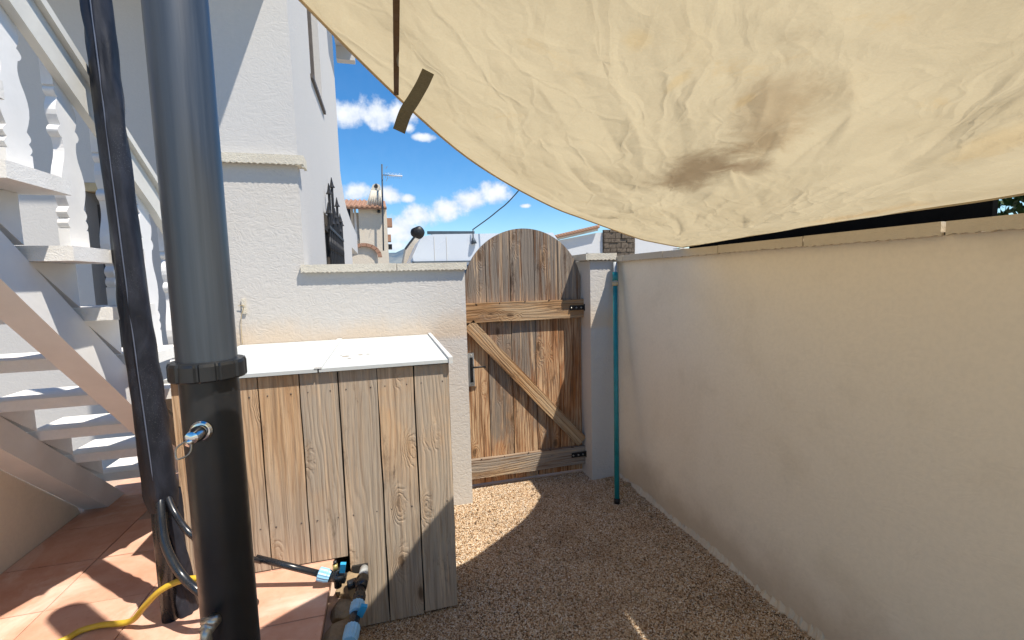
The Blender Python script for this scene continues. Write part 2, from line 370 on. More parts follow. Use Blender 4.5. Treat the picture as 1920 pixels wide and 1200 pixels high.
# ================================================================== SETTING
tag(box('ground', (-60, -30, -.5), (60, 60, -.02), M['ground'], bevel=0), kind='structure')
tag(box('gravel_bed', (-.3, -3, -.1), (1.62, 3.6, 0), M['bed'], bevel=0), kind='structure')
def far_hill():
    bm = bmesh.new(); n = 60; rows = []
    for j, (y, k) in enumerate(((700, 0), (820, .6), (900, 1.0), (1050, .5), (1200, 0))):
        row = []
        for i in range(n + 1):
            x = -700 + 1500 * i / n
            h = 38 + 16 * math.sin(x * .009 + 1) + 9 * math.sin(x * .031) + 4 * math.sin(x * .11 + j)
            row.append(bm.verts.new((x, y, -2 + h * k)))
        rows.append(row)
    for A, B in zip(rows, rows[1:]):
        for i in range(n): bm.faces.new((A[i], A[i + 1], B[i + 1], B[i]))
    return tag(from_bm('hills', bm, M['hill'], smooth=True), kind='structure')
far_hill()

# terrace of terracotta slabs, 0.34 m above the gravel
TZ = .34
terr = box('terrace', (-1.70, -.8, -.05), (-.27, 4.3, TZ - .004), M['grout'], bevel=0); tag(terr, kind='structure')
tile_me = None
tid = 0
for i in range(4):
    for j in range(-8, 8):
        x1 = -.255 - .33 * i; x0 = x1 - .33; y0 = 1.965 + .33 * j; y1 = y0 + .33
        if y0 < -.8 or y0 > 4.0: continue
        if y1 > 2.95 and x1 > -.93: continue
        g = .0028; lo = (max(x0, -1.578) + g, y0 + g, TZ - .02); hi = (x1 - g, y1 - g, TZ + random.uniform(-.0015, .0015))
        if hi[0] - lo[0] < .03: continue
        box('tile', lo, hi, M['terra'], terr, bevel=.003)
# rough stone edging beside the terrace
def rock(name, c, size, mat, parent, seed):
    rr = random.Random(seed); bm = bmesh.new(); bmesh.ops.create_icosphere(bm, subdivisions=2, radius=.5)
    for v in bm.verts:
        k = .86 + .3 * rr.random(); v.co = Vector((v.co.x * size[0] * k, v.co.y * size[1] * k, v.co.z * size[2] * k))
        for a, lim in ((0, size[0] * .42), (1, size[1] * .42), (2, size[2] * .38)): v.co[a] = max(-lim, min(lim, v.co[a]))
    mw = Matrix.Translation(Vector(c)) @ Matrix.Rotation(rr.uniform(-.25, .25), 4, 'Z') @ Matrix.Rotation(rr.uniform(-.15, .15), 4, 'X')
    return from_bm(name, bm, mat, parent, mw)
edge = tag(box('stone_edging', (-.268, .9, -.05), (-.20, 1.955, .26), M['grout'], bevel=.004), 'low rubble stone edging along the terracotta terrace beside the cabinet', 'stone edging')
k = 0
y = 1.0
while y < 1.93:
    L = random.uniform(.09, .16)
    for z in (.06, .16, .255):
        rock('stone', (-.205 + random.uniform(-.012, .012), y + L / 2 + random.uniform(-.02, .02), z), (.10, L * 1.05, .11), M['rubble'], edge, k); k += 1
    y += L

# ------------------------------------------------------------------ coping pieces
def coping_bm(bm, L, depth, z0, z1, amp=.007, pitch=.026, lip=.014):
    """local x = length, front face at y = 0 facing -y, wavy lower lip"""
    add_box(bm, (0, lip, z0 + .012), (L, depth, z1))
    n = max(4, int(L / pitch) * 4); pts = [(0, z1 + .0005), (L, z1 + .0005)]
    for i in range(n + 1):
        s = L * (1 - i / n); pts.append((s, z0 + amp * abs(math.sin(math.pi * s / pitch)) + random.uniform(-.0015, .0015)))
    add_prism(bm, pts, (0, lip - .0003), lambda p, t: (p[0], t, p[1]))
def coping(name, o, rz, L, depth, z0, z1, mat, parent, **k):
    bm = bmesh.new(); coping_bm(bm, L, depth, z0, z1, **k)
    return from_bm(name, bm, mat, parent, Matrix.Translation(Vector(o)) @ Matrix.Rotation(rz, 4, 'Z'))

# ------------------------------------------------------------------ yard wall left of the gate
YG = 2.91
yw = empty('yard_wall', (0, YG, 0), 'white stuccoed low wall between house corner and wooden gate, topped with wavy edged coping', 'wall')
box('wall', (-.44, YG, -.05), (.50, 3.07, 1.56), M['wall'], yw, bevel=.006)
coping('coping_stone', (-.455, YG - .030, 0), 0, .535, .215, 1.553, 1.602, M['cope'], yw)
coping('coping_stone', (.084, YG - .028, 0), 0, .426, .215, 1.553, 1.600, M['cope'], yw)
# the right wall
XW = 1.62
rw = empty('boundary_wall', (XW, 1, 0), 'long cream plastered boundary wall along the right side of the gravel', 'wall')
box('wall', (XW, -2.6, -.05), (1.78, 3.30, 1.592), M['rwall'], rw, bevel=.004)
ys = [-2.35, -1.88, -1.41, -.93, -.46, .02, .50, .977, 1.45, 1.926, 2.39, 2.86, 3.30]
for a, b in zip(ys, ys[1:]):
    gap = .012 if abs(a - .977) < .01 or abs(b - .977) < .01 else .004
    coping('coping_stone', (XW - .028, b - gap / 2, 0), -math.pi / 2, b - a - gap, .22, 1.588 + random.uniform(-.001, .001), 1.630 + random.uniform(-.002, .002), M['rcope'], rw, amp=.0035, pitch=.033)
bm = bmesh.new(); prev = None
for i in range(230):
    y = 1.0 + 2.25 * i / 229; w_ = .012 + .014 * random.random() + .012 * math.sin(y * 9) ** 2; h_ = .018 + .02 * random.random() + .02 * math.sin(y * 5 + 1) ** 2
    row = [bm.verts.new((XW + .002, y, -.01)), bm.verts.new((XW - w_, y, -.01)), bm.verts.new((XW - w_ * .7, y, .004 + h_ * .3)), bm.verts.new((XW - .001, y, h_))]
    if prev:
        for k in range(3): bm.faces.new((prev[k], prev[k + 1], row[k + 1], row[k]))
    prev = row
from_bm('footing', bm, M['rcope'], rw)
# gate pillar
pl = empty('gate_pillar', (1.5, 2.97, 0), 'square white stucco gate pillar in the corner behind the turquoise pole', 'pillar')
box('pillar', (1.398, 2.97, -.05), (1.619, 3.30, 1.60), M['wall'], pl, bevel=.008)
bm = bmesh.new(); add_box(bm, (1.37, 2.962, 1.606), (1.590, 3.32, 1.648)); from_bm('coping_stone', bm, M['cope'], pl, bevel=.003)
coping('coping_stone', (1.369, 2.943, 0), 0, .222, .018, 1.60, 1.650, M['cope'], pl, pitch=.03)
coping('coping_stone', (1.356, 3.32, 0), -math.pi / 2, .376, .016, 1.60, 1.648, M['cope'], pl, pitch=.03)

# ------------------------------------------------------------------ house
hs_ = empty('house', (-.44, YG, 0), 'tall white plastered house at left with shuttered upper window and wrought iron grille window', 'house')
def wall_x(name, x, th, y0, y1, z0, z1, holes, mat, parent):
    bm = bmesh.new(); ysx = sorted({y0, y1, *[h[0] for h in holes], *[h[1] for h in holes]})
    for a, b in zip(ysx, ysx[1:]):
        cuts = sorted([(h[2], h[3]) for h in holes if h[0] <= a + 1e-6 and h[1] >= b - 1e-6]); z = z0
        for c0, c1 in cuts: add_box(bm, (x - th, a, z), (x, b, c0)); z = c1
        add_box(bm, (x - th, a, z), (x, b, z1))
    return from_bm(name, bm, mat, parent)
def wall_y(name, y, th, x0, x1, z0, z1, holes, mat, parent):
    bm = bmesh.new(); xs = sorted({x0, x1, *[h[0] for h in holes], *[h[1] for h in holes]})
    for a, b in zip(xs, xs[1:]):
        cuts = sorted([(h[2], h[3]) for h in holes if h[0] <= a + 1e-6 and h[1] >= b - 1e-6]); z = z0
        for c0, c1 in cuts: add_box(bm, (a, y, z), (b, y + th, c0)); z = c1
        add_box(bm, (a, y, z), (b, y + th, z1))
    return from_bm(name, bm, mat, parent)
wall_y('front_wall', YG, .2, -.95, -.4401, -.05, 2.168, [], M['wall'], hs_)
coping('coping_stone', (-.965, YG - .040, 0), 0, .565, .052, 2.158, 2.212, M['cope'], hs_, amp=.006, pitch=.03)
coping('coping_stone', (-.398, YG - .036, 0), math.pi / 2, .10, .05, 2.148, 2.205, M['cope'], hs_, amp=.006, pitch=.03)
wall_y('front_wall', YG + .015, .2, -.95, -.442, 2.172, 7, [], M['house'], hs_)
SX = -.44
W1 = (3.80, 4.50, 3.02, 4.2); W2 = (4.05, 5.35, .9, 2.07)
wall_x('side_wall', SX, .22, 2.93, 6.05, -.05, 7, [W1, W2], M['house'], hs_)
prism('wing_wall', [(6.052, -.05), (6.052, 2.86), (6.2, 2.74), (6.5, 2.60), (6.84, 2.50), (7.7, 2.43), (9.3, 2.37), (9.3, 2.02), (7.5, 2.02), (7.5, 1.5), (9.3, 1.5), (9.3, -.05)], (SX - .2, SX - .002), lambda p, t: (t, p[0], p[1]), M['house'], hs_)
box('alcove', (SX - .19, 7.5, 1.5), (SX - .12, 9.3, 2.02), M['cream'], hs_, bevel=0)
wall_y('rear_wall', 6.05, .2, -6, -.664, -.05, 7, [], M['house'], hs_)
# back facade with the doorway, seen under the stairs
wall_y('back_wall', 4.3, .2, -6, -.662, -.05, 7, [(-2.16, -1.80, .34, 2.30)], M['house'], hs_)
wall_x('return_wall', -.93, .02, 3.112, 4.298, -.05, 7, [], M['house'], hs_)
dr = box('door', (-2.16, 4.46, .34), (-1.80, 4.49, 2.16), M['bfram'], hs_, bevel=.003)
box('lintel_board', (-2.158, 4.302, 2.235), (-1.802, 4.49, 2.298), M['tan'], hs_, bevel=.002)
box('panel', (-2.10, 4.445, .5), (-1.86, 4.4595, 1.15), M['bfram'], dr); box('panel', (-2.10, 4.445, 1.25), (-1.86, 4.4595, 2.0), M['bfram'], dr)
# balconies above the frame shade the fronts
box('balcony_slab', (-.95, 2.15, 3.32), (-.45, YG - .002 + .015, 3.5), M['house'], hs_, bevel=.01)
box('balcony_slab', (-6, 3.6, 3.9), (-.952, 4.298, 4.08), M['house'], hs_, bevel=.01)
ev = at(664, 88, 1, 6.5); box('eave_slab', (SX + .002, 5.2, ev.z), (ev.x, 6.5, ev.z + .16), M['house'], hs_, bevel=.01); eb = at(664, 113, 1, 6.5); box('eave_beam', (SX + .002, 6.502, eb.z), (ev.x, 6.62, ev.z + .16), M['house'], hs_, bevel=.004)
box('roof', (-6, 2.4, 7.0), (.0, 6.6, 7.2), M['tile'], hs_, bevel=.02)
# upper window: frame, two sashes, sill
def frame_x(name, x0, x1, y0, y1, z0, z1, t, mat, parent, mid=True):
    bm = bmesh.new()
    add_box(bm, (x0, y0, z0), (x1, y0 + t, z1)); add_box(bm, (x0, y1 - t, z0), (x1, y1, z1))
    add_box(bm, (x0 + .001, y0 + t, z0), (x1 - .001, y1 - t, z0 + t)); add_box(bm, (x0 + .001, y0 + t, z1 - t), (x1 - .001, y1 - t, z1))
    if mid: m_ = (y0 + y1) / 2; add_box(bm, (x0 + .001, m_ - t / 2, z0 + t), (x1 + .004, m_ + t / 2, z1 - t))
    return from_bm(name, bm, mat, parent)
wn = frame_x('window', SX - .10, SX - .05, W1[0], W1[1], W1[2], W1[3], .05, M['bfram'], hs_)
box('pane', (SX - .085, W1[0] + .05, W1[2] + .05), (SX - .08, W1[1] - .05, W1[3] - .05), M['glass'], wn, bevel=0)
box('sill', (SX - .05, W1[0] - .04, W1[2] - .03), (SX + .02, W1[1] + .04, W1[2] - .001), M['bfram'], wn)
# grille window
w2 = frame_x('window', SX - .14, SX - .09, W2[0], W2[1], W2[2], W2[3], .05, M['bfram'], hs_)
box('pane', (SX - .125, W2[0] + .05, W2[2] + .05), (SX - .12, W2[1] - .05, W2[3] - .05), M['dark'], w2, bevel=0)
bm = bmesh.new(); gx = SX + .035
for i in range(10):
    yy = W2[0] + .03 + i * (W2[1] - W2[0] - .06) / 9; top = 1.98 + .16 * abs(math.sin(i * 1.25 + .5)) + (.22 if i in (3,) else .1 if i in (1, 6) else 0)
    add_tube(bm, [(gx, yy, .86), (gx, yy, top)], .012, 6)
    add_tube(bm, [(gx, yy, top), (gx, yy + .0, top + .025), (gx, yy, top + .09)], lambda t: .026 * (1 - t) + .003, 6)
    for q in (1.1, 1.45, 1.8):
        P_ = [(gx, yy + .055 * math.cos(a) * (1 - a / 9), q + .075 * math.sin(a) * (1 - a / 9)) for a in np.linspace(0, 6.6, 16)]; add_tube(bm, P_, .011, 5)
for q in (.95, 1.28, 1.62, 1.93): add_box(bm, (gx - .012, W2[0] - .03, q), (gx + .012, W2[1] + .03, q + .025))
add_box(bm, (SX - .02, W2[0] - .02, .95), (gx, W2[0] + .005, .97)); add_box(bm, (SX - .02, W2[1] - .005, 1.93), (gx, W2[1] + .02, 1.95))
from_bm('window_grille', bm, M['grille'], hs_)

# ------------------------------------------------------------------ staircase at the left, climbing towards the viewer
st = empty('staircase', (-1.2, 2.8, TZ), 'white open tread outdoor staircase with flat sawn balusters at the left', 'staircase')
G_, RS = .210, .183
Y1, Z1 = 2.84, .480
def LZ(y): return Z1 - (y - Y1) * RS / G_
for i in range(13):
    y0 = Y1 - G_ * i; z0 = Z1 + RS * i
    if i < 2: box('tread', (-1.51, y0, z0), (-.965, y0 + .233, z0 + .042), M['tread'], st, bevel=.004)
    else: box('tread', (-1.51, y0, z0), (-.832, y0 + .233, z0 + .042), M['tread'], st, bevel=.004)
    for xa, xb in ((-1.015, -.938), (-1.57, -1.473)):
        if i < 1: continue
        prism('riser_block', [(y0 + .004, z0 - .001), (y0 + G_ - .004, z0 - .001), (y0 + G_ - .004, z0 - RS + .044)], (xa + .001, xb - .001), lambda p, t: (t, p[0], p[1]), M['paint'], st)
for xa, xb in ((-1.025, -.935), (-1.578, -1.47)):
    yb = Y1 + (Z1 - TZ) * G_ / RS
    ya = .45
    pts = [(ya, LZ(ya)), (yb, TZ), (yb - .14 * G_ / RS, TZ), (ya, LZ(ya) - .14)]
    prism('stringer', pts, (xa, xb), lambda p, t: (t, p[0], p[1]), M['paint'], st, bevel=.004)
wl = prism('stair_side_wall', [(.4, TZ - .3), (.4, LZ(.4) - .138), (2.80, LZ(2.80) - .138), (2.95, TZ - .3)], (-1.74, -1.581), lambda p, t: (t, p[0], p[1]), M['rwall'])
tag(wl, 'low cream wall beneath the left stringer of the white staircase', 'wall')
# balusters: flat boards sawn to a wavy outline
def HR(y): return float(np.interp(y, [.4, 1.617, 2.184, 2.284, 3.0], [3.03, 2.28, 1.932, 1.85, 1.26]))
def baluster(i):
    y0 = Y1 - G_ * i + .145; zb = Z1 + RS * i + .043; zt = HR(y0) - .07; H = zt - zb
    prof = []
    for t0, t1, base, lobe in ((0, .11, .050, 0), (.11, .17, .040, .012), (.17, .23, .040, .012), (.23, .50, .036, .022), (.50, .62, .036, -.006), (.62, .68, .040, .012), (.68, .84, .034, .016), (.84, .89, .040, .010), (.89, 1, .050, 0)):
        for q in np.linspace(.02, .98, 2 if lobe == 0 else 7): prof.append((t0 + (t1 - t0) * q, base + lobe * math.sin(math.pi * q)))
    prof[0] = (0, prof[0][1]); prof[-1] = (1, prof[-1][1])
    P_ = []
    for a, b in zip(prof, prof[1:]):
        for q in (0,): t = a[0] + (b[0] - a[0]) * q; P_.append((t, a[1] + (b[1] - a[1]) * q))
    P_.append(prof[-1])
    pts = [(y0 + h * .92, zb + t * H) for t, h in P_] + [(y0 - h * .92, zb + t * H) for t, h in reversed(P_)]
    sk = .62
    pts = [(a, z - ((a - y0) * sk if z > zt - .001 else 0)) for a, z in pts]
    prism('baluster', pts, (-.915, -.888), lambda p, t: (t, p[0], p[1]), M['paint'], st, bevel=.002)
for i in range(1, 12): baluster(i)
yr = [.5, 1.1, 1.617, 1.9, 2.184, 2.284, 2.78]
hr = prism('handrail', [(y, HR(y) - .03) for y in yr] + [(y, HR(y) - .135) for y in yr[::-1]], (-.887, -.862), lambda p, t: (t, p[0], p[1]), M['railpaint'], st, bevel=.003)
prism('rail_cap', [(y, HR(y)) for y in yr] + [(y, HR(y) - .028) for y in yr[::-1]], (-.935, -.845), lambda p, t: (t, p[0], p[1]), M['railpaint'], hr, bevel=.004)

# ------------------------------------------------------------------ board builder: local Z runs along the grain, local X across, Y = thickness
def frame_mw(o, zdir, ydir):
    z = Vector(zdir).normalized(); y = Vector(ydir).normalized(); x = y.cross(z).normalized(); y = z.cross(x)
    m = Matrix((x, y, z)).transposed().to_4x4(); return Matrix.Translation(Vector(o)) @ m
def board(name, o, L, wdt, th, mat, parent, zdir=(0, 0, 1), ydir=(0, 1, 0), bev=.0025, warp=.0015):
    bm = bmesh.new(); n = max(2, int(L / .12)); rows = []
    for i in range(n + 1):
        z = L * i / n; a, b = random.uniform(-warp, warp), random.uniform(-warp, warp)
        rows.append([bm.verts.new((-wdt / 2 + a, 0, z)), bm.verts.new((wdt / 2 + b, 0, z)), bm.verts.new((wdt / 2 + b, th, z)), bm.verts.new((-wdt / 2 + a, th, z))])
    for A, B in zip(rows, rows[1:]):
        for k in range(4): bm.faces.new((A[k], A[(k + 1) % 4], B[(k + 1) % 4], B[k]))
    bm.faces.new(list(reversed(rows[0]))); bm.faces.new(rows[-1])
    return from_bm(name, bm, mat, parent, frame_mw(o, zdir, ydir), bevel=bev)

# ------------------------------------------------------------------ wooden cabinet with a white lid
cb = empty('storage_cabinet', (-.26, 2.4, 0), 'weathered vertical board cabinet with a white sheet lid against the yard wall', 'cabinet')
YB = 1.969
seams = [.256, .104, -.046, -.199, -.345, -.494, -.64, -.79]
for a, b in zip(seams[1:], seams):
    zb = TZ + .004 if b < -.19 else .012 + random.uniform(0, .012)
    if a == -.345: zb = TZ + .004
    board('plank', ((a + b) / 2, YB, zb), 1.136 - zb + random.uniform(-.002, .001), b - a - .006, .022, M['boxwood'], cb, bev=.003)
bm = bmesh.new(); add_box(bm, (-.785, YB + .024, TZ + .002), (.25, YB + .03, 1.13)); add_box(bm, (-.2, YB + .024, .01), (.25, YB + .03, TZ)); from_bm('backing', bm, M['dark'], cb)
for yy in np.arange(YB + .10, 2.86, .15): board('plank', (.256, yy, .012), 1.12, .144, .02, M['boxwood'], cb, ydir=(-1, 0, 0))
for yy in np.arange(YB + .10, 2.86, .15): board('plank', (-.79, yy, TZ + .004), 1.12 - TZ, .144, .02, M['boxwood'], cb, ydir=(1, 0, 0))
LID = [(-.80, -.272), (-.266, .262)]
for a, b in LID:
    bm = bmesh.new(); add_box(bm, (a, 1.948, 1.142), (b, 2.905, 1.156))
    l_ = from_bm('lid', bm, M['lid'], cb, bevel=.003)
box('trim_strip', (-.283, 1.946, 1.1565), (-.255, 2.90, 1.163), M['lidtrim'], cb, bevel=.002)
box('trim_strip', (.252, 1.944, 1.138), (.270, 2.905, 1.166), M['lidtrim'], cb, bevel=.003)
for px, py, r_ in ((648, 668, .008), (676, 665, .006), (690, 664, .004), (655, 672, .004), (640, 666, .003)):
    p = at(px, py, 2, 1.1566); q = [(p.x + r_ * (1 + .5 * random.random()) * math.cos(a) * 1.5, p.y + r_ * (1 + .5 * random.random()) * math.sin(a)) for a in np.linspace(0, 5.6, 9)]
    prism('flaked_spot', q, (1.1562, 1.1568), lambda p, t: (p[0], p[1], t), M['rubble'], cb)

# ------------------------------------------------------------------ gate
gt = empty('wooden_gate', (.96, 3.12, 0), 'round topped weathered wooden gate of vertical planks with a diagonal brace', 'gate')
gs = [.512, .683, .857, 1.036, 1.214, 1.392]; cxg, rg, zg = .962, .440, 1.398
for a, b in zip(gs, gs[1:]):
    a += .0025; b -= .0025; xs = np.linspace(a, b, 9); top = [(x, zg + math.sqrt(max(0, rg * rg - (x - cxg) ** 2)) ) for x in xs]
    mid_ = (a + b) / 2; dy = random.uniform(-.002, .002)
    pts = [(x - mid_, z) for x, z in top[::-1]] + [(a - mid_, .035)] + [(b - mid_, .035)]
    prism('plank', pts, (0, .024), lambda p, t: (p[0], t, p[1]), M['gatewood'], gt, bevel=.0035, mw=Matrix.Translation(Vector((mid_, 3.12 + dy, 0))))
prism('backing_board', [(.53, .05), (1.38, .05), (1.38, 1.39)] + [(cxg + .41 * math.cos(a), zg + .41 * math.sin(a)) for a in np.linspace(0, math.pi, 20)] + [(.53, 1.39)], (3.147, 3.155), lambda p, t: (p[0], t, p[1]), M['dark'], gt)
board('rail', (.515, 3.083, 1.262), .885, .132, .034, M['gaterail'], gt, zdir=(1, 0, 0), ydir=(0, 1, 0), bev=.005)
board('rail', (.525, 3.083, .158), .880, .135, .034, M['gaterail'], gt, zdir=(1, 0, 0), ydir=(0, 1, 0), bev=.005)
a_, b_ = Vector((.545, 3.083, 1.185)), Vector((1.375, 3.083, .262)); dv = (b_ - a_)
board('brace', a_, dv.length, .088, .033, M['gaterail'], gt, zdir=dv, ydir=(0, 1, 0), bev=.005)
def hinge(z):
    h = box('hinge', (1.285, 3.073, z - .017), (1.405, 3.0815, z + .017), M['black'], gt, bevel=.004)
    tube('hinge_pin', [(1.402, 3.07, z - .024), (1.402, 3.07, z + .024)], .009, M['black'], h)
    for xx in (1.295, 1.335, 1.372): tube('bolt', [(xx, 3.066, z), (xx, 3.072, z)], .006, M['dull'], h, seg=8)
hinge(1.268); hinge(.168)
lp = box('latch_plate', (.535, 3.105, .752), (.577, 3.1185, .985), M['steel'], gt, bevel=.003)
box('handle_plate', (.547, 3.095, .78), (.567, 3.1045, .955), M['black'], lp, bevel=.002)
tube('lever', [(.557, 3.096, .892), (.557, 3.062, .892), (.572, 3.056, .892), (.61, 3.056, .893), (.648, 3.058, .890)], lambda t: .0085 - .003 * t, M['black'], lp, seg=8)
for z in (.768, .97): tube('screw', [(.557, 3.101, z), (.557, 3.106, z)], .004, M['dull'], lp, seg=8)
box('threshold', (.50, 3.14, -.05), (1.398, 3.30, .012), M['grout'], gt, bevel=.004)

# ------------------------------------------------------------------ turquoise telescopic pole
tp = empty('telescopic_pole', (1.403, 2.608, 0), 'turquoise telescopic pole leaning into the corner by the gate pillar', 'pole')
A_, B_ = Vector((1.403, 2.608, .004)), Vector((1.573, 2.935, 1.585)); D_ = B_ - A_
tube('pole', [A_, A_ + D_ * .90], .0165, M['teal'], tp); tube('inner_tube', [A_ + D_ * .90, B_], .0135, M['greyplastic'], tp)
tube('clamp', [A_ + D_ * .895, A_ + D_ * .912], .0205, M['tan'], tp); tube('clamp', [A_ + D_ * .918, A_ + D_ * .955], .0195, M['teal'], tp)
tube('foot_cap', [A_ - D_ * .001, A_ + D_ * .02], .019, M['black'], tp)
for k, (x, y, s) in enumerate(((1.585, 2.80, .06), (1.54, 2.90, .045), (1.50, 2.93, .035), (1.58, 2.70, .03), (1.60, 2.60, .035))):
    r_ = rock('loose_stone', (x, y, s * .3), (s, s * .8, s * .7), M['rubble'], None, 90 + k)
    tag(r_, ['fist sized grey brown stone in the corner behind the turquoise pole', 'small stone against the foot of the gate pillar', 'smallest stone near the front face of the gate pillar', 'little stone lying along the cream wall right of the pole', 'flat little stone at the cream wall, nearest the viewer'][k], 'stone', 'loose stones in the wall corner')

# ------------------------------------------------------------------ solar shower column
shx, shy = -.374, 1.12
sc = empty('shower_column', (shx, shy, TZ), 'thick dark grey plastic shower column standing on the terrace in front', 'outdoor shower')
T = Matrix.Translation(Vector((shx, shy, 0)))
sharp(lathe('lower_tube', [(.0555, TZ + .01), (.0555, 1.30)], M['showershade'], sc, 64, T))
sharp(lathe('upper_tube', [(.0565, 1.325), (.0565, 2.36), (.050, 2.385), (.0, 2.39)], M['shower'], sc, 64, T))
sharp(lathe('base_plate', [(.10, TZ + .001), (.10, TZ + .010), (.072, TZ + .016), (.066, TZ + .03)], M['shower'], sc, 48, T))
bm = bmesh.new(); seg = 120; rings = []
for r0, z in ((.0558, 1.302), (.071, 1.302), (.0725, 1.305), (.0725, 1.334), (.0705, 1.340), (.0566, 1.342)):
    row = []
    for k in range(seg):
        a = 2 * math.pi * k / seg; n_ = (k % 10) < 2; rr = r0 - (.004 if n_ and r0 > .069 else 0); row.append(bm.verts.new((rr * math.cos(a), rr * math.sin(a), z)))
    rings.append(row)
for A, B in zip(rings, rings[1:]):
    for k in range(seg): bm.faces.new((A[k], A[(k + 1) % seg], B[(k + 1) % seg], B[k]))
col_ = from_bm('collar', bm, M['showershade'], sc, T)
# shower head on its bent arm, above the frame
arm = tube('shower_arm', catmull([(shx, shy, 2.385), (shx + .01, shy - .02, 2.48), (shx + .09, shy - .09, 2.50), (shx + .15, shy - .14, 2.44)], 6), .011, M['chrome'], sc)
# mixer tap with a wire ring
p0 = at(378, 808, 1, shy - .056); o_ = Vector((shx, shy, p0.z)); nrm_ = (Vector((p0.x, p0.y, p0.z)) - o_); nrm_.z = 0; nrm_.normalize(); p0 = o_ + nrm_ * .0545
fm = frame_mw(p0, nrm_, (0, 0, 1))
tap = sharp(lathe('mixer_tap', [(.0215, 0), (.0215, .004), (.018, .008), (.013, .009), (.013, .016), (.0155, .017)] + [(.0155 - .0035 * t * t, .017 + .03 * t) for t in np.linspace(0, 1, 6)] + [(.004, .050)], M['chrome'], sc, 40, fm))
q = p0 + nrm_ * .045
tip = at(332, 862, 1, q.y - .03)
ax = (tip - q); sd = ax.cross(Vector((0, 0, 1))).normalized() * .006 + Vector((0, 0, .004))
lp_ = [q + ax * t + (ax.normalized().cross(Vector((.3, -.8, .2))).normalized()) * .012 * math.sin(math.pi * t ** 1.3) for t in np.linspace(0, 1, 14)]
lp2 = [q + ax * t - (ax.normalized().cross(Vector((.3, -.8, .2))).normalized()) * .012 * math.sin(math.pi * t ** 1.3) for t in np.linspace(1, 0, 14)]
tube('lever_loop', lp_ + lp2[1:], .0017, M['dull'], tap, seg=8)
tube('blue_cap', [p0 + nrm_ * .030, p0 + nrm_ * .030 + (tip - q) * .35 + nrm_ * .01], lambda t: .0125 - .005 * t, M['chrome'], tap, seg=20)
# foot tap near the base
p1 = at(402, 1162, 1, shy - .056); p1 = Vector((p1.x, p1.y, p1.z)); n1_ = (p1 - Vector((shx, shy, p1.z))).normalized(); p1 = Vector((shx, shy, p1.z)) + n1_ * .0545
ft = tube('foot_tap', [p1, p1 + n1_ * .034], .014, M['dull'], sc, seg=20)
tube('spout', catmull([p1 + n1_ * .022, p1 + n1_ * .034 + Vector((0, 0, -.008)), p1 + n1_ * .036 + Vector((0, 0, -.05))], 5), .011, M['dull'], ft)
tube('tap_handle', [p1 + n1_ * .02 + Vector((-.012, 0, .012)), p1 + n1_ * .03 + Vector((.022, -.004, .018))], lambda t: .0075 + .003 * t, M['dull'], ft, seg=10)

# ------------------------------------------------------------------ black padded sleeve round the sail post
sl_ = empty('sail_post', (-.775, 1.78, TZ), 'sail post wrapped in a wrinkled black vinyl sleeve beside the shower', 'post')
bm = bmesh.new(); seg = 56; rings = []; nz = 150
for i in range(nz + 1):
    z = .74 + (3.0 - .74) * i / nz; row = []; cx_ = -.772 - .026 * (z - .9) + .003 * math.sin(z * 3); cy_ = 1.78
    for k in range(seg):
        a = 2 * math.pi * k / seg
        fold = .0022 * math.sin(z * 38 + 3 * math.sin(a * 2 + z * 5)) * (.5 + .5 * math.sin(z * 7 + a)) + .0015 * math.sin(a * 5 + z * 11)
        rr = .0375 + .012 * max(0, 1.7 - z) + fold + .002 * math.cos(2 * a + .5)
        if abs(a - 4.9) < .10: rr += .0035
        if z < .80: rr *= .78 + .22 * (z - .74) / .06 + .02 * math.sin(a * 7)
        row.append(bm.verts.new((cx_ + rr * math.cos(a), cy_ + rr * math.sin(a), z)))
    rings.append(row)
for A, B in zip(rings, rings[1:]):
    for k in range(seg): bm.faces.new((A[k], A[(k + 1) % seg], B[(k + 1) % seg], B[k]))
from_bm('sleeve', bm, M['sleeve'], sl_, smooth=True)
tube('seam', [(-.772 - .026 * (z - .9) + .003 * math.sin(z * 3) + (.0385 + .012 * max(0, 1.7 - z)) * math.cos(4.78), 1.78 + (.0385 + .012 * max(0, 1.7 - z)) * math.sin(4.78), z) for z in np.linspace(.86, 3.0, 80)], .0022, plain('seam_highlight', (.085, .10, .14), .6), sl_, seg=6)  # seam ridge, coloured lighter to draw its highlight down the sleeve
tube('post', [(-.775, 1.78, TZ), (-.775, 1.78, .9)], .028, M['pipe'], sl_)
# hanging tail of the sleeve down to the slabs
bm = bmesh.new(); rings = []
for i in range(31):
    t = i / 30; z = .80 - t * (.80 - TZ - .004); row = []
    for k in range(40):
        a = 2 * math.pi * k / 40; rr = .034 + .005 * math.sin(a * 3 + z * 17) + .003 * math.sin(a * 8 + z * 40) + .005 * max(0, t - .8) * 5
        row.append(bm.verts.new((-.760 + .02 * t + rr * math.cos(a), 1.80 + rr * math.sin(a) * .8, z)))
    rings.append(row)
for A, B in zip(rings, rings[1:]):
    for k in range(40): bm.faces.new((A[k], A[(k + 1) % 40], B[(k + 1) % 40], B[k]))
from_bm('sleeve_tail', bm, M['sleeve'], sl_, smooth=True)

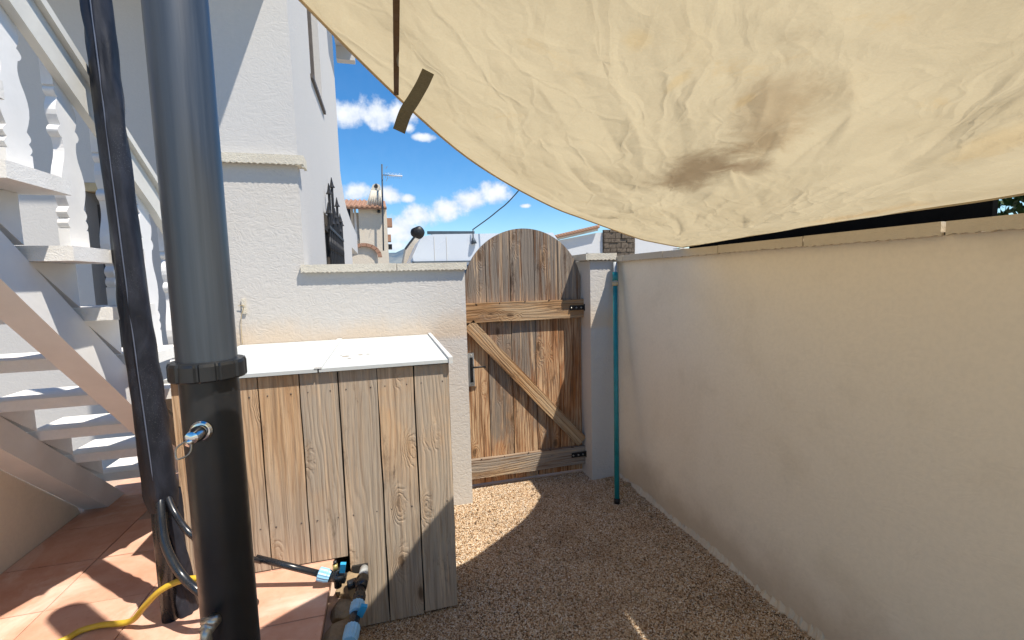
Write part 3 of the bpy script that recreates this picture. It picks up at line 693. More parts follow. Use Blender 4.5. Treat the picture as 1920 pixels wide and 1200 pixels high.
# ------------------------------------------------------------------ pipes and valves
wp = empty('water_pipe', (-.72, 1.7, TZ), 'black bent water pipes emerging below the black sleeve behind the shower', 'pipe')
tube('pipe', catmull([at(300, 925, 1, 1.76), at(301, 955, 1, 1.73), at(310, 1020, 1, 1.69), at(338, 1075, 1, 1.66), at(378, 1112, 1, 1.62), at(430, 1140, 1, 1.66), at(480, 1130, 1, 1.75)], 8), .0135, M['pipe'], wp)
tube('pipe', catmull([at(312, 925, 1, 1.76), at(328, 962, 1, 1.73), at(362, 1005, 1, 1.68), at(420, 1035, 1, 1.74), at(490, 1052, 1, 1.84)], 8), .0105, M['pipe'], wp)
vm = empty('valve_manifold', (-.2, 1.82, .36), 'black and blue plastic valve manifold joined to a black pipe at the cabinet foot', 'valve manifold')
P0, P1 = at(480, 1046, 1, 1.84), at(604, 1077, 1, 1.80)
tube('pipe', [P0, P1], .0125, M['pipe'], vm)
u_ = (P1 - P0).normalized()
def rib(name, a, b, r_, mat, parent, n=14):
    """ribbed union nut between two points"""
    a, b = Vector(a), Vector(b); bm = bmesh.new(); L = (b - a).length; rg_ = []
    for t, s in ((0, .86), (.06, 1), (.72, 1), (.8, .93), (1, .88)):
        rg_.append([bm.verts.new((r_ * s * (1.05 if k % 2 else .97) * math.cos(2 * math.pi * k / (2 * n)), r_ * s * (1.05 if k % 2 else .97) * math.sin(2 * math.pi * k / (2 * n)), t * L)) for k in range(2 * n)])
    for A, B in zip(rg_, rg_[1:]):
        for k in range(2 * n): bm.faces.new((A[k], A[(k + 1) % (2 * n)], B[(k + 1) % (2 * n)], B[k]))
    bm.faces.new(list(reversed(rg_[0]))); bm.faces.new(rg_[-1])
    z = (b - a).normalized(); return from_bm(name, bm, mat, parent, frame_mw(a, z, z.orthogonal()))
rib('union_nut', P1 - u_ * .015, P1 + u_ * .030, .024, M['blueplastic'], vm)
E0 = P1 + u_ * .028; E1_ = at(648, 1084, 1, 1.78); tube('tee_body', [E0, E1_], .019, M['pipe'], vm, seg=20)
tube('tee_body', [at(632, 1068, 1, 1.79), at(634, 1100, 1, 1.79)], .014, M['pipe'], vm, seg=16)
tube('brass_cap', [at(629, 1068, 1, 1.79), at(628, 1058, 1, 1.79)], .0095, plain('brass', (.50, .42, .16), .4, metal=.6), vm)
tube('black_cap', [at(628, 1058, 1, 1.79), at(628, 1052, 1, 1.79)], .007, M['pipe'], vm)
def handle(p, d, nrm, mat, parent, L=.045, w_=.02):
    z = Vector(d).normalized(); o = box('valve_handle', (-w_ * .5, -.006, 0), (w_ * .5, .006, L), mat, parent, bevel=.0045, mw=frame_mw(p, z, nrm)); return o
handle(at(642, 1072, 1, 1.77), at(645, 1045, 1, 1.75) - at(642, 1072, 1, 1.77), (0, -1, .2), M['bluehandle'], vm, .042, .020)
Q = [at(683, 1066, 1, 1.86), at(680, 1085, 1, 1.79), at(675, 1112, 1, 1.70), at(668, 1150, 1, 1.60), at(658, 1190, 1, 1.50), at(648, 1240, 1, 1.42)]
tube('elbow', catmull([at(652, 1098, 1, 1.82), at(668, 1092, 1, 1.82), at(676, 1094, 1, 1.78)], 6), .018, M['pipe'], vm, seg=20)
tube('grey_coupling', [Q[0], Q[1]], lambda t: .0165 + .002 * t, M['greyplastic'], vm, seg=20)
tube('valve_body', [Q[1], Q[1].lerp(Q[2], .7)], lambda t: .0235 - .003 * t, M['pipe'], vm, seg=24)
tube('valve_body', [Q[1].lerp(Q[2], .6), Q[5]], .0185, M['pipe'], vm, seg=24)
rib('union_nut', Q[2].lerp(Q[3], .55), Q[3], .0245, M['blueplastic'], vm); rib('union_nut', Q[3].lerp(Q[4], .65), Q[4].lerp(Q[5], .3), .0245, M['blueplastic'], vm)
rib('union_nut', Q[2].lerp(Q[3], .1), Q[2].lerp(Q[3], .5), .0215, M['pipe'], vm)
handle(Q[3] + Vector((.01, -.01, -.005)), at(692, 1132, 1, 1.58) - at(676, 1165, 1, 1.60), (.2, -1, .3), M['bluehandle'], vm, .05, .022)
hb = box('pipe_outlet', (at(662, 1090, 1, 1.967).x, 1.958, at(662, 1090, 1, 1.96).z), (at(690, 1058, 1, 1.967).x, 1.9685, at(662, 1062, 1, 1.96).z), M['dark'], cb, bevel=.001)
# yellow hose lying on the slabs
hp = [at(60, 1225, 2, TZ + .014), at(120, 1200, 2, TZ + .012), at(150, 1183, 2, TZ + .012), at(190, 1172, 2, TZ + .014), at(232, 1168, 2, TZ + .02), at(252, 1160, 2, TZ + .04), at(272, 1136, 2, TZ + .10), at(300, 1108, 2, TZ + .16), at(335, 1090, 2, TZ + .19), at(372, 1084, 2, TZ + .20), at(420, 1085, 2, TZ + .18), at(450, 1100, 2, TZ + .12)]
tag(tube('garden_hose', catmull(hp, 8), .0098, M['hose']), 'yellow garden hose curling over the terracotta slabs behind the shower', 'hose')
# small clip and wire on the wall
cl = empty('wall_hook', (-.766, YG, 1.38), 'small beige hook with a hanging wire on the white wall right of the shower', 'hook')
h0 = at(458, 573, 1, YG - .008)
box('hook_plate', (h0.x - .012, YG - .012, h0.z - .045), (h0.x + .008, YG + .002, h0.z + .04), M['cope'], cl, bevel=.004)
tube('wire', catmull([(h0.x - .03, YG - .012, h0.z), (h0.x, YG - .016, h0.z - .002), (h0.x - .018, YG - .014, h0.z - .06), (h0.x - .025, YG - .01, h0.z - .14), (h0.x - .024, YG - .01, 1.16)], 6), .002, M['tan'], cl, seg=6)

# ------------------------------------------------------------------ shade sail
E1 = [(1.600, 2.215, 1.642), (1.40, 1.97, 1.628), (1.12, 1.745, 1.634), (.962, 1.631, 1.644), (.69, 1.50, 1.695), (.497, 1.331, 1.713), (.285, 1.19, 1.769), (.126, 1.05, 1.825), (-.085, .80, 1.915), (-.36, .50, 2.08), (-.78, .12, 2.42), (-1.3, -.30, 2.95)]
def snap_edge(px, py, P):      # keep measured points on their photographed sight line
    return P
E2 = [(1.600, 2.215, 1.642), (1.615, 2.0, 1.652), (1.618, 1.80, 1.660), (1.618, 1.60, 1.666), at(1500, 425, 0, 1.616), at(1650, 402, 0, 1.610), at(1800, 381, 0, 1.597), at(1920, 362, 0, 1.594), (1.58, .4, 1.70), (1.54, -.3, 1.76), (1.5, -1.2, 1.9)]
def arc(P, n):
    Q = catmull(P, 24); d = [0]
    for a, b in zip(Q, Q[1:]): d.append(d[-1] + (b - a).length)
    d = np.array(d) / d[-1]; A = np.array([list(q) for q in Q]); t = np.linspace(0, 1, n)
    return np.stack([np.interp(t, d, A[:, k]) for k in range(3)], 1)
NU = NV = 600
warp_t = np.linspace(0, 1, NU) ** 1.35
def resample(A, t): tt = np.linspace(0, 1, len(A)); return np.stack([np.interp(t, tt, A[:, k]) for k in range(3)], 1)
a1 = resample(arc(E1, 900), warp_t); a2 = resample(arc(E2, 900), warp_t)
D4 = np.array([-1.2, -2.6, 3.0])
e1e, e2e = a1[-1], a2[-1]; t = warp_t
s4 = np.sin(math.pi * t)[:, None] * np.array([0, 0, -.10])
b1 = e1e[None] * (1 - t[:, None]) + D4[None] * t[:, None] + s4      # far edge reached at u = 1, along v
b2 = e2e[None] * (1 - t[:, None]) + D4[None] * t[:, None] + s4      # far edge reached at v = 1, along u
Uu = t[:, None, None]; Vv = t[None, :, None]
P = ((1 - Vv) * a1[:, None, :] + Vv * b2[:, None, :] + (1 - Uu) * a2[None, :, :] + Uu * b1[None, :, :]
     - ((1 - Uu) * (1 - Vv) * a1[0] + Uu * (1 - Vv) * e1e + (1 - Uu) * Vv * e2e + Uu * Vv * D4))
# wrinkles: creases fanning out of the low corner, thickest in the slack belly
X, Yc, Zc = P[..., 0], P[..., 1], P[..., 2]
c0 = np.array([1.55, 2.15]); hh = np.zeros_like(X); dC = np.hypot(X - c0[0], Yc - c0[1]); ang = np.arctan2(Yc - c0[1], X - c0[0])
bel = np.exp(-(((X - .80) / .75) ** 2 + ((Yc - 1.0) / .75) ** 2))
for k in range(900):
    r_ = .10 + 2.0 * RNG.random() ** 1.1; a0 = RNG.uniform(-2.95, -1.62)
    cxk, cyk = c0[0] + r_ * math.cos(a0), c0[1] + r_ * math.sin(a0)
    dirn = a0 + RNG.normal(0, .32 if RNG.random() < .75 else 1.0); L = RNG.uniform(.05, .24) * (.45 + r_ * .5); wd = RNG.uniform(.004, .014) * (.6 + r_ * .35)
    dx, dy = X - cxk, Yc - cyk; s_ = dx * math.cos(dirn) + dy * math.sin(dirn); q_ = -dx * math.sin(dirn) + dy * math.cos(dirn) + RNG.uniform(-1, 1) * s_ * s_ * 1.5
    amp = RNG.normal(0, .0046) * (.14 + bel[np.unravel_index(np.argmin(dx * dx + dy * dy), X.shape)])
    amp *= np.clip(wd / .014, .5, 1.6)
    win = np.clip(1 - (s_ / L) ** 2, 0, 1) ** 1.5; asym = np.where(q_ > 0, np.exp(-q_ / wd), np.exp(q_ / (wd * 2.6)))
    hh += amp * win * asym
hh += .0028 * np.sin(ang * 40 + 3 * np.sin(dC * 4)) * np.exp(-dC * 1.6) * np.clip(dC * 6, 0, 1)
hh += .004 * bel * np.sin(X * 9 + 2 * np.sin(Yc * 5)) * np.sin(Yc * 6 + 1)
edge_f = np.clip(np.minimum(t[:, None], t[None, :]) * 26, 0, 1)
P[..., 2] += hh * edge_f
P[..., 2] -= .035 * bel * edge_f
idx = np.arange(NU * NV).reshape(NU, NV)
faces = np.stack([idx[:-1, :-1], idx[1:, :-1], idx[1:, 1:], idx[:-1, 1:]], -1).reshape(-1, 4)
me = bpy.data.meshes.new('shade_sail'); me.from_pydata(P.reshape(-1, 3).tolist(), [], faces.tolist()); me.update()
def m_sail():
    s = NT('sail_cloth', .8, .1); p = s.pos
    f = s.noise(p, 3.0, 5, .6, .5); c = s.mix(s.ramp(f, .35, .7), (.585, .52, .385), (.515, .45, .325))
    c = s.mix(s.m_('MULTIPLY', s.ramp(s.noise(p, 5.5, 5, .7, 1.0), .60, .78), .40), c, (.58, .40, .17))
    def blob(cx, cy, rx, ry, rot, soft, amp_):
        v = s.n('ShaderNodeVectorMath', operation='SUBTRACT'); s.l(p, v.inputs[0]); v.inputs[1].default_value = (cx, cy, 0)
        sp_ = s.n('ShaderNodeSeparateXYZ'); s.l(v.outputs[0], sp_.inputs[0]); cr, sr = math.cos(rot), math.sin(rot)
        a = s.m_('ADD', s.m_('MULTIPLY', sp_.outputs[0], cr / rx), s.m_('MULTIPLY', sp_.outputs[1], sr / rx))
        b = s.m_('ADD', s.m_('MULTIPLY', sp_.outputs[0], -sr / ry), s.m_('MULTIPLY', sp_.outputs[1], cr / ry))
        d = s.m_('SQRT', s.m_('ADD', s.m_('MULTIPLY', a, a), s.m_('MULTIPLY', b, b)))
        d = s.m_('ADD', d, s.m_('MULTIPLY', s.m_('SUBTRACT', s.noise(p, 14, 6, .7, .6), .5), 1.3))
        return s.m_('MULTIPLY', s.ramp(d, 1.0, 1.0 - soft), amp_)
    for st_ in STAINS: c = s.mix(blob(*st_[:7]), c, st_[7])
    fine = s.noise(p, 260, 2, .5); c = s.mix(s.ramp(fine, .3, .7, 0, .08), c, (.35, .28, .17))
    s.col(c); s.b.inputs['Sheen Weight'].default_value = .1
    wr = s.n('ShaderNodeTexNoise'); s.l(p, wr.inputs['Vector']); wr.inputs['Scale'].default_value = 5; wr.inputs['Detail'].default_value = 3
    wv3 = s.n('ShaderNodeVectorMath', operation='MULTIPLY_ADD'); s.l(wr.outputs['Color'], wv3.inputs[0]); wv3.inputs[1].default_value = (.16, .16, .16); s.l(p, wv3.inputs[2])
    rt = s.n('ShaderNodeMapping'); rt.inputs['Rotation'].default_value = (0, 0, R(-58)); s.l(wv3.outputs[0], rt.inputs[0])
    q_ = s.map(rt.outputs[0], (.42, 1, 0)); q2 = s.map(rt.outputs[0], (.7, 1, 0))
    crm = s.m_('ADD', s.vor(q_, 8), s.m_('ADD', s.m_('MULTIPLY', s.vor(q_, 17), .5), s.m_('MULTIPLY', s.vor(q2, 34), .22)))
    spx = s.n('ShaderNodeSeparateXYZ'); s.l(p, spx.inputs[0])
    msk = s.m_('MULTIPLY', s.ramp(s.noise(p, 2.2, 3, .5), .36, .60, .25, 1.0), s.ramp(s.m_('SUBTRACT', spx.outputs[0], s.m_('MULTIPLY', spx.outputs[1], .55)), 1.15, .55, .12, 1.0))
    e1 = s.ramp(s.vor(q_, 7, 'DISTANCE_TO_EDGE'), 0, .09, 0, 1, False); e2 = s.ramp(s.vor(q2, 15, 'DISTANCE_TO_EDGE'), 0, .10, 0, 1, False)
    crm = s.m_('ADD', s.m_('MULTIPLY', crm, .55), s.m_('ADD', s.m_('MULTIPLY', e1, .16), s.m_('MULTIPLY', e2, .08)))
    crm = s.m_('MULTIPLY', crm, msk)
    cr1 = s.noise(p, 11, 5, .6, 2.2); cr2 = s.m_('ABSOLUTE', s.m_('SUBTRACT', cr1, .5))
    nb = s.bump(s.m_('MULTIPLY', cr2, -1), .15, .02); nb = s.bump(crm, .85, .018, nb); nb = s.bump(s.noise(p, 40, 4, .5, 1), .035, .01, nb); s.nrm(nb)
    tr = s.n('ShaderNodeBsdfTranslucent'); hsv = s.mix(1.0, c, (.90, .84, .70), 'MULTIPLY'); s.l(hsv, tr.inputs[0]); s.l(nb, tr.inputs[1])
    m2 = s.n('ShaderNodeMixShader'); m2.inputs[0].default_value = .58; s.l(s.b.outputs[0], m2.inputs[1]); s.l(tr.outputs[0], m2.inputs[2]); s.l(m2.outputs[0], s.out.inputs[0]); return s.m
# locate the photographed dirt stains on the cloth
PC = P[::4, ::4].reshape(-1, 3); Vc = (PC - np.array(CAM)) @ np.array(M3); pxx = 960 + FPX * Vc[:, 0] / -Vc[:, 2]; pyy = 600 - FPX * Vc[:, 1] / -Vc[:, 2]; ok = Vc[:, 2] < -.05
def on_sail(px, py):
    d = np.where(ok, (pxx - px) ** 2 + (pyy - py) ** 2, 1e9); return PC[np.argmin(d)]
STAINS = []
for px, py, ex, ey, amp_, colr in ((1305, 322, 92, 46, .78, (.20, .14, .085)), (1405, 312, 70, 26, .62, (.21, .145, .09)), (1420, 265, 60, 40, .45, (.26, .19, .11)), (1445, 215, 120, 95, .5, (.33, .24, .15)), (1520, 190, 120, 70, .22, (.36, .27, .16)), (1300, 90, 60, 60, .06, (.45, .30, .12)),
                                (1210, 80, 8, 26, .2, (.60, .40, .12)), (1270, 155, 8, 20, .22, (.60, .40, .12)), (1400, 190, 7, 20, .18, (.60, .40, .12)), (1880, 270, 80, 26, .28, (.50, .34, .14)), (1620, 403, 30, 4, .3, (.55, .33, .12))):
    c_ = on_sail(px, py); a = on_sail(px + ex, py); b = on_sail(px, py + ey)
    va = (a - c_)[:2]; vb = (b - c_)[:2]
    STAINS.append((float(c_[0]), float(c_[1]), float(max(.012, np.hypot(*va))), float(max(.012, np.hypot(*vb))), float(math.atan2(va[1], va[0])), .75, amp_, colr))
M['sail'] = m_sail()
sail = link('shade_sail', me, M['sail'], smooth=True)
tag(sail, 'large stained cream fabric shade sail stretched low over the yard', 'shade sail')
hem = tube('hem', [tuple(v + np.array([0, 0, -.001])) for v in a1[:-1:6]], .0026, plain('hem_webbing', (.58, .45, .27), .8), sail, seg=8)
tube('hem', [tuple(v + np.array([0, 0, -.001])) for v in a2[:-1:6]], .0042, M['sail'], sail, seg=8)
# narrow brown strip under the cloth and a loose strap hanging over its edge
def ribbon(name, pts, wdir, wd, th, mat, parent):
    bm = bmesh.new(); pts = [Vector(p) for p in pts]; rows = []
    for i, p in enumerate(pts):
        tn = (pts[min(i + 1, len(pts) - 1)] - pts[max(i - 1, 0)]).normalized(); wv_ = (Vector(wdir) - tn * Vector(wdir).dot(tn)).normalized() * wd / 2; nv = tn.cross(wv_).normalized() * th / 2
        rows.append([bm.verts.new(p - wv_ - nv), bm.verts.new(p + wv_ - nv), bm.verts.new(p + wv_ + nv), bm.verts.new(p - wv_ + nv)])
    for A, B in zip(rows, rows[1:]):
        for k in range(4): bm.faces.new((A[k], A[(k + 1) % 4], B[(k + 1) % 4], B[k]))
    bm.faces.new(list(reversed(rows[0]))); bm.faces.new(rows[-1]); return from_bm(name, bm, mat, parent, bevel=0)
def m_web():
    s = NT('olive_webbing', .85, .15); wv_ = s.noise(s.map(s.pos, (300, 300, 900)), 1, 2); s.col(s.mix(wv_, (.085, .065, .035), (.20, .165, .10))); s.nrm(s.bump(wv_, .4, .001)); return s.m
M['web'] = m_web()
sp1 = []
for py in range(-60, 184, 14):
    c_ = on_sail(743, py); d = (Vector(c_) - CAM); dir_ = (M3 @ Vector((743 - 960, 600 - py, -FPX))).normalized(); sp1.append(CAM + dir_ * (d.length - .006))
ribbon('brown_strip', sp1, (1, .35, 0), .0092, .0015, plain('strip_brown', (.16, .10, .05), .85), sail)
s0 = Vector(on_sail(806, 136)); d0 = (s0 - CAM).length - .006
def ray_at(px, py, dist): return CAM + (M3 @ Vector((px - 960, 600 - py, -FPX))).normalized() * dist
hang = catmull([ray_at(803, 134, d0), ray_at(792, 158, d0 - .006), ray_at(776, 186, d0 - .012), ray_at(760, 212, d0 - .014), ray_at(748, 246, d0 - .012)], 6)
ribbon('loose_strap', hang, (M3 @ Vector((1, .35, 0))), .021, .002, M['web'], sail)
an = empty('sail_anchor', (1.62, 2.26, 1.632), 'small white wall bracket holding the sail corner on the coping', 'bracket')
box('bracket', (1.60, 2.24, 1.6335), (1.66, 2.30, 1.6385), M['lidtrim'], an, bevel=.001); tube('ring', [(1.612 + .013 * math.cos(a), 2.238 + .013 * math.sin(a), 1.642) for a in np.linspace(0, 2 * math.pi, 20)], .002, M['chrome'], an, seg=6)
# mast that carries the far high corner, behind the viewer
tag(tube('sail_mast', [(-1.25, -2.66, TZ - .3), (-1.22, -2.63, 3.02)], .03, M['pipe']), 'dark mast behind the viewer carrying the high sail corner', 'mast')

# ------------------------------------------------------------------ far side of the wall
YV = 9.5
vn = empty('camper_van', (1.9, 10.4, 0), 'white high roofed van parked in the street behind the gate', 'van')
a = at(770, 489, 1, YV); b = at(789, 444, 1, YV)
body = prism('body', [(a.x - .05, .45), (a.x, 1.4), (a.x, a.z), (b.x - .05, b.z - .12), (b.x + .02, b.z), (b.x + .25, b.z + .05), (3.6, 2.44), (3.7, 2.3), (3.75, .45)], (YV, YV + 2.0), lambda p, t: (p[0], t, p[1]), M['van'], vn, bevel=.05)
for px in (815, 838): 
    q = at(px, 489, 1, YV); box('panel_joint', (q.x, YV - .006, .6), (q.x + .014, YV + .01, 2.36), M['lidtrim'], body, bevel=0)
box('drip_rail', (a.x + .02, YV - .03, 1.845), (3.7, YV + .02, 1.865), M['vandark'], body, bevel=.004)
box('side_window', (1.6, YV - .008, 1.15), (3.3, YV + .01, 1.78), M['glass'], body, bevel=.01)
for xx in (1.15, 3.0):
    wl_ = tube('wheel', [(xx, YV - .02, .36), (xx, YV + .22, .36)], .36, M['vandark'], vn, seg=32); tube('rim', [(xx, YV - .03, .36), (xx, YV + .02, .36)], .2, M['steel'], wl_, seg=24)
ra, rb = at(801, 437, 1, YV + .1), at(889, 438, 1, YV + .1)
rr_ = box('roof_rack', (ra.x, YV + .05, ra.z - .025), (rb.x, YV + .12, ra.z + .035), M['vandark'], vn, bevel=.01)
for xx in (ra.x + .1, (ra.x + rb.x) / 2, rb.x - .1): box('foot', (xx - .02, YV + .06, ra.z - .12), (xx + .02, YV + .11, ra.z - .02), M['vandark'], rr_)
mp_ = at(783, 436, 1, YV - .25); bm = bmesh.new(); bmesh.ops.create_icosphere(bm, subdivisions=3, radius=.12)
for v in bm.verts: v.co = Vector((v.co.x * 1.15, v.co.y * .6, v.co.z * 1.0 * (1 + .12 * math.sin(v.co.x * 30))))
mr = from_bm('mirror', bm, M['black'], vn, Matrix.Translation(mp_), smooth=True)
tube('mirror_arm', catmull([mp_, at(775, 447, 1, YV - .2), at(768, 456, 1, YV - .15), at(760, 467, 1, YV - .1)], 5), .022, M['vandark'], vn, seg=8)
l0, l1 = at(887, 430, 1, YV - .05), at(887, 446, 1, YV - .05)
tube('lamp_stalk', [l0, l1], .012, M['vandark'], vn, seg=6); tube('marker_lamp', [l1, at(889, 457, 1, YV - .05)], lambda t: .025 + .035 * t, M['vandark'], vn, seg=12)
# bright cream wall just left of the van
c1 = at(757, 500, 1, 11.6)
tag(prism('garden_house', [(c1.x, 0), (at(757, 489, 1, 11.6).x, at(757, 489, 1, 11.6).z), (at(762, 462, 1, 11.6).x, at(762, 462, 1, 11.6).z), (at(776, 446, 1, 11.6).x, at(776, 444, 1, 11.6).z), (at(800, 446, 1, 11.6).x, at(800, 444, 1, 11.6).z), (at(800, 500, 1, 11.6).x, 0)], (11.6, 13), lambda p, t: (p[0], t, p[1]), M['cream']), 'narrow cream rendered gable seen left of the van', 'building')

# overhead cable
c0_, c1_, c2_ = at(886, 431, 1, 9.6), at(930, 398, 1, 9.2), at(977, 352, 1, 8.8)
tag(tube('overhead_cable', catmull([c0_, c1_, c2_, c2_ + (c2_ - c1_) * 3 + Vector((0, 0, .4))], 8), .012, M['vandark'], seg=6), 'thin dark overhead cable rising to the right from the van across blue sky', 'cable')

# neighbour house with chimney and aerial
YH = 18.
nh = empty('neighbour_house', (-.4, YH, 0), 'cream two storey neighbour house with tiled eave and tile clad chimney', 'house')
x0, x1 = at(672, 400, 1, YH).x, at(727, 440, 1, YH).x; zt = at(700, 391, 1, YH).z
box('wall', (x0, YH, -.05), (x1, YH + 5, zt), M['cream'], nh, bevel=.01)
xl = at(636, 400, 1, YH + 1).x
box('side_bay', (xl - 1.5, YH + 1, -.05), (x0 - .002, YH + 5, zt - .02), M['farwhite'], nh, bevel=.01)
wa, wb = at(646, 390, 1, YH + 1), at(660, 447, 1, YH + 1)
wn_ = box('window', (wa.x - .3, YH + .95, wb.z), (wb.x, YH + .998, wa.z), M['glass'], nh, bevel=0)
box('frame', (wb.x, YH + .90, wb.z - .1), (wb.x + .10, YH + .997, wa.z + .05), M['paint'], wn_); box('sill', (wa.x - .3, YH + .8, wb.z - .12), (wb.x + .25, YH + .997, wb.z - .02), M['paint'], wn_)
sa, sb = at(663, 388, 1, YH + .4), at(671, 452, 1, YH + .4)
box('shutter', (sa.x, YH + .3, sb.z), (sb.x, YH + .36, sa.z), M['paint'], nh)
# rows of barrel tiles
def barrel_roof(parent, x0, x1, y0, y1, z0, z1, mat, n, name='roof'):
    bm = bmesh.new(); wd = (x1 - x0) / n
    for i in range(n):
        for (r_, dz, c_) in ((wd * .34, 0.0, i + .5), (wd * .28, -wd * .18, i + 1.0)):
            cx_ = x0 + c_ * wd; A = []; B = []
            for k in range(9):
                a = math.pi * k / 8; q = (math.cos(a) * r_, math.sin(a) * r_)
                A.append(bm.verts.new((cx_ + q[0], y0, z0 + q[1] + dz))); B.append(bm.verts.new((cx_ + q[0], y1, z1 + q[1] + dz)))
            for k in range(8): bm.faces.new((A[k], A[k + 1], B[k + 1], B[k]))
            bm.faces.new(A)
    add_box(bm, (x0, y0 + .03, z0 - .06), (x1 + wd * .3, y0 + .15, z0 + .02))
    return from_bm(name, bm, mat, parent)
zr = at(700, 388, 1, YH - .3).z
barrel_roof(nh, at(640, 380, 1, YH - .3).x - 1.2, at(722, 385, 1, YH - .3).x, YH - .3, YH + 3, zr, zr + .75, M['tile'], 15)
ch = prism('chimney', [(at(686, 384, 1, YH).x, zr + .06), (at(695, 355, 1, YH).x, at(697, 357, 1, YH).z), (at(699, 347, 1, YH).x, at(699, 347, 1, YH).z), (at(705, 344, 1, YH).x, at(705, 344, 1, YH).z), (at(712, 347, 1, YH).x, at(712, 347, 1, YH).z), (at(715, 357, 1, YH).x, at(715, 357, 1, YH).z), (at(719, 384, 1, YH).x, zr + .06)], (YH - .05, YH + .6), lambda p, t: (p[0], t, p[1]), M['cope'], nh)
for fx in np.linspace(.08, .92, 6):
    bt = Vector((at(687, 384, 1, YH).x, YH - .07, zr + .02)).lerp(Vector((at(718, 384, 1, YH).x, YH - .07, zr + .02)), fx); tp_ = Vector((at(697, 358, 1, YH).x, YH - .07, at(697, 358, 1, YH).z)).lerp(Vector((at(713, 358, 1, YH).x, YH - .07, at(713, 358, 1, YH).z)), fx)
    tube('clay_tile', [bt, tp_], .045, M['rubble'] if False else M['cope'], ch, seg=8)
cc = at(705, 349, 1, YH - .06); tube('flue_hole', [cc, cc + Vector((0, .02, 0))], .07, M['bfram'], ch, seg=20)
bl = at(710, 394, 1, YH - .1); box('wall_lamp', (bl.x - .05, YH - .12, bl.z - .09), (bl.x + .05, YH, bl.z + .02), M['black'], nh)
for px, py, s in ((731, 418, .16), (729, 447, .13), (731, 463, .09)):
    q = at(px, py, 1, YH + .4); box('side_box', (x1, YH + .2, q.z - s), (q.x + .08, YH + .6, q.z + s), M['tile'] if s > .1 else M['black'], nh, bevel=.02)
# small arched tile hood at the base
hd = at(683, 482, 1, YH - 2.5); bm = bmesh.new(); n_ = 9
for k in range(n_):
    a0, a1_ = math.pi * k / n_, math.pi * (k + .92) / n_; r0, r1 = .42, .55
    add_prism(bm, [(hd.x + r0 * math.cos(a0), hd.z + r0 * .8 * math.sin(a0)), (hd.x + r1 * math.cos(a0), hd.z + r1 * .8 * math.sin(a0)), (hd.x + r1 * math.cos(a1_), hd.z + r1 * .8 * math.sin(a1_)), (hd.x + r0 * math.cos(a1_), hd.z + r0 * .8 * math.sin(a1_))], (YH - 2.6, YH - 2.2), lambda p, t: (p[0], t, p[1]))
ah = from_bm('tiled_arch', bm, M['tile']); tag(ah, 'small arched entrance hood edged in terracotta tiles in front of the neighbour house', 'porch hood')
prism('arch_wall', [(hd.x + .41 * math.cos(a), hd.z + .41 * .8 * math.sin(a)) for a in np.linspace(0, math.pi, 12)] + [(hd.x - .41, 0), (hd.x + .41, 0)], (YH - 2.5, YH - 2.3), lambda p, t: (p[0], t, p[1]), M['cream'], ah)
ae = empty('tv_aerial', (at(718, 400, 1, YH - .3).x, YH - .3, 3), 'tall thin television aerial mast beside the tile clad chimney', 'aerial')
tube('mast', [at(719, 470, 1, YH - .3), at(716, 308, 1, YH - .3)], .028, M['vandark'], ae, seg=8)
a, b = at(717, 328, 1, YH - .3), at(754, 330, 1, YH - 1.1); tube('boom', [a, b], .016, M['dull'], ae, seg=6)
tube('yagi_cone', [a.lerp(b, .35), b], lambda t: .03 - .01 * t, M['paint'], ae, seg=8)
for f in np.linspace(.15, .95, 9):
    q = a.lerp(b, f); tube('element', [q + Vector((0, 0, -.10)), q + Vector((0, 0, .10))], .005, M['dull'], ae, seg=5)
for dz in (-.22, .22): tube('reflector', [a + Vector((.12, 0, dz)), a + Vector((.18, -.5, dz * .9))], .008, M['dull'], ae, seg=5)

# white house on the right with red tile verge and a stone panel
YR = 14.
rh = empty('white_house', (7, YR, 0), 'low white house with red tile verge and brown stone panel behind the gate', 'house')
q = [at(1040, 452, 1, YR), at(1122, 436, 1, YR), at(1290, 470, 1, YR)]
prism('wall', [(q[0].x, 0), (q[0].x, q[0].z), (q[1].x, q[1].z), (9.9, q[1].z), (9.9, 0)], (YR, YR + 4), lambda p, t: (p[0], t, p[1]), M['farwhite'], rh, bevel=.01)
va_, vb_ = at(1040, 447, 1, YR - .1), at(1121, 428, 1, YR - .1)
vg = prism('verge_board', [(va_.x, va_.z - .06), (vb_.x, vb_.z - .08), (vb_.x, vb_.z), (va_.x, va_.z + .02)], (YR - .12, YR + 4), lambda p, t: (p[0], t, p[1]), M['cope'], rh)
n_ = 16
for i in range(n_):
    c_ = va_.lerp(vb_, (i + .5) / n_); tube('roof_tile', [c_ + Vector((-.075, -.06, .035)), c_ + Vector((.06, -.06, .06))], .055, M['tile'], vg, seg=8)
p_a, p_b = at(1131, 431, 1, YR - .05), at(1190, 500, 1, YR - .05)
pn = box('stone_panel', (p_a.x, YR - .06, 0), (p_b.x, YR - .001, p_a.z), M['darkstone'], rh, bevel=0)
rr2 = random.Random(4); z = 1.6
while z < p_a.z - .02:
    h_ = rr2.uniform(.13, .2); x = p_a.x + .01
    while x < p_b.x - .05:
        w_ = min(rr2.uniform(.14, .3), p_b.x - x); box('stone', (x, YR - .06 - rr2.uniform(.02, .06), z), (x + w_ - .015, YR - .061, min(z + h_ - .015, p_a.z)), M['darkstone'], pn, bevel=.015); x += w_
    z += h_
vp_ = at(1101, 470, 1, YR - 2); tag(tube('vent_pipe', [Vector((vp_.x, vp_.y, .0)), at(1101, 476, 1, YR - 2), at(1101, 474, 1, YR - 2)], .035, M['vandark'], seg=8), 'tiny dark vent cap showing above the pillar coping', 'vent pipe')
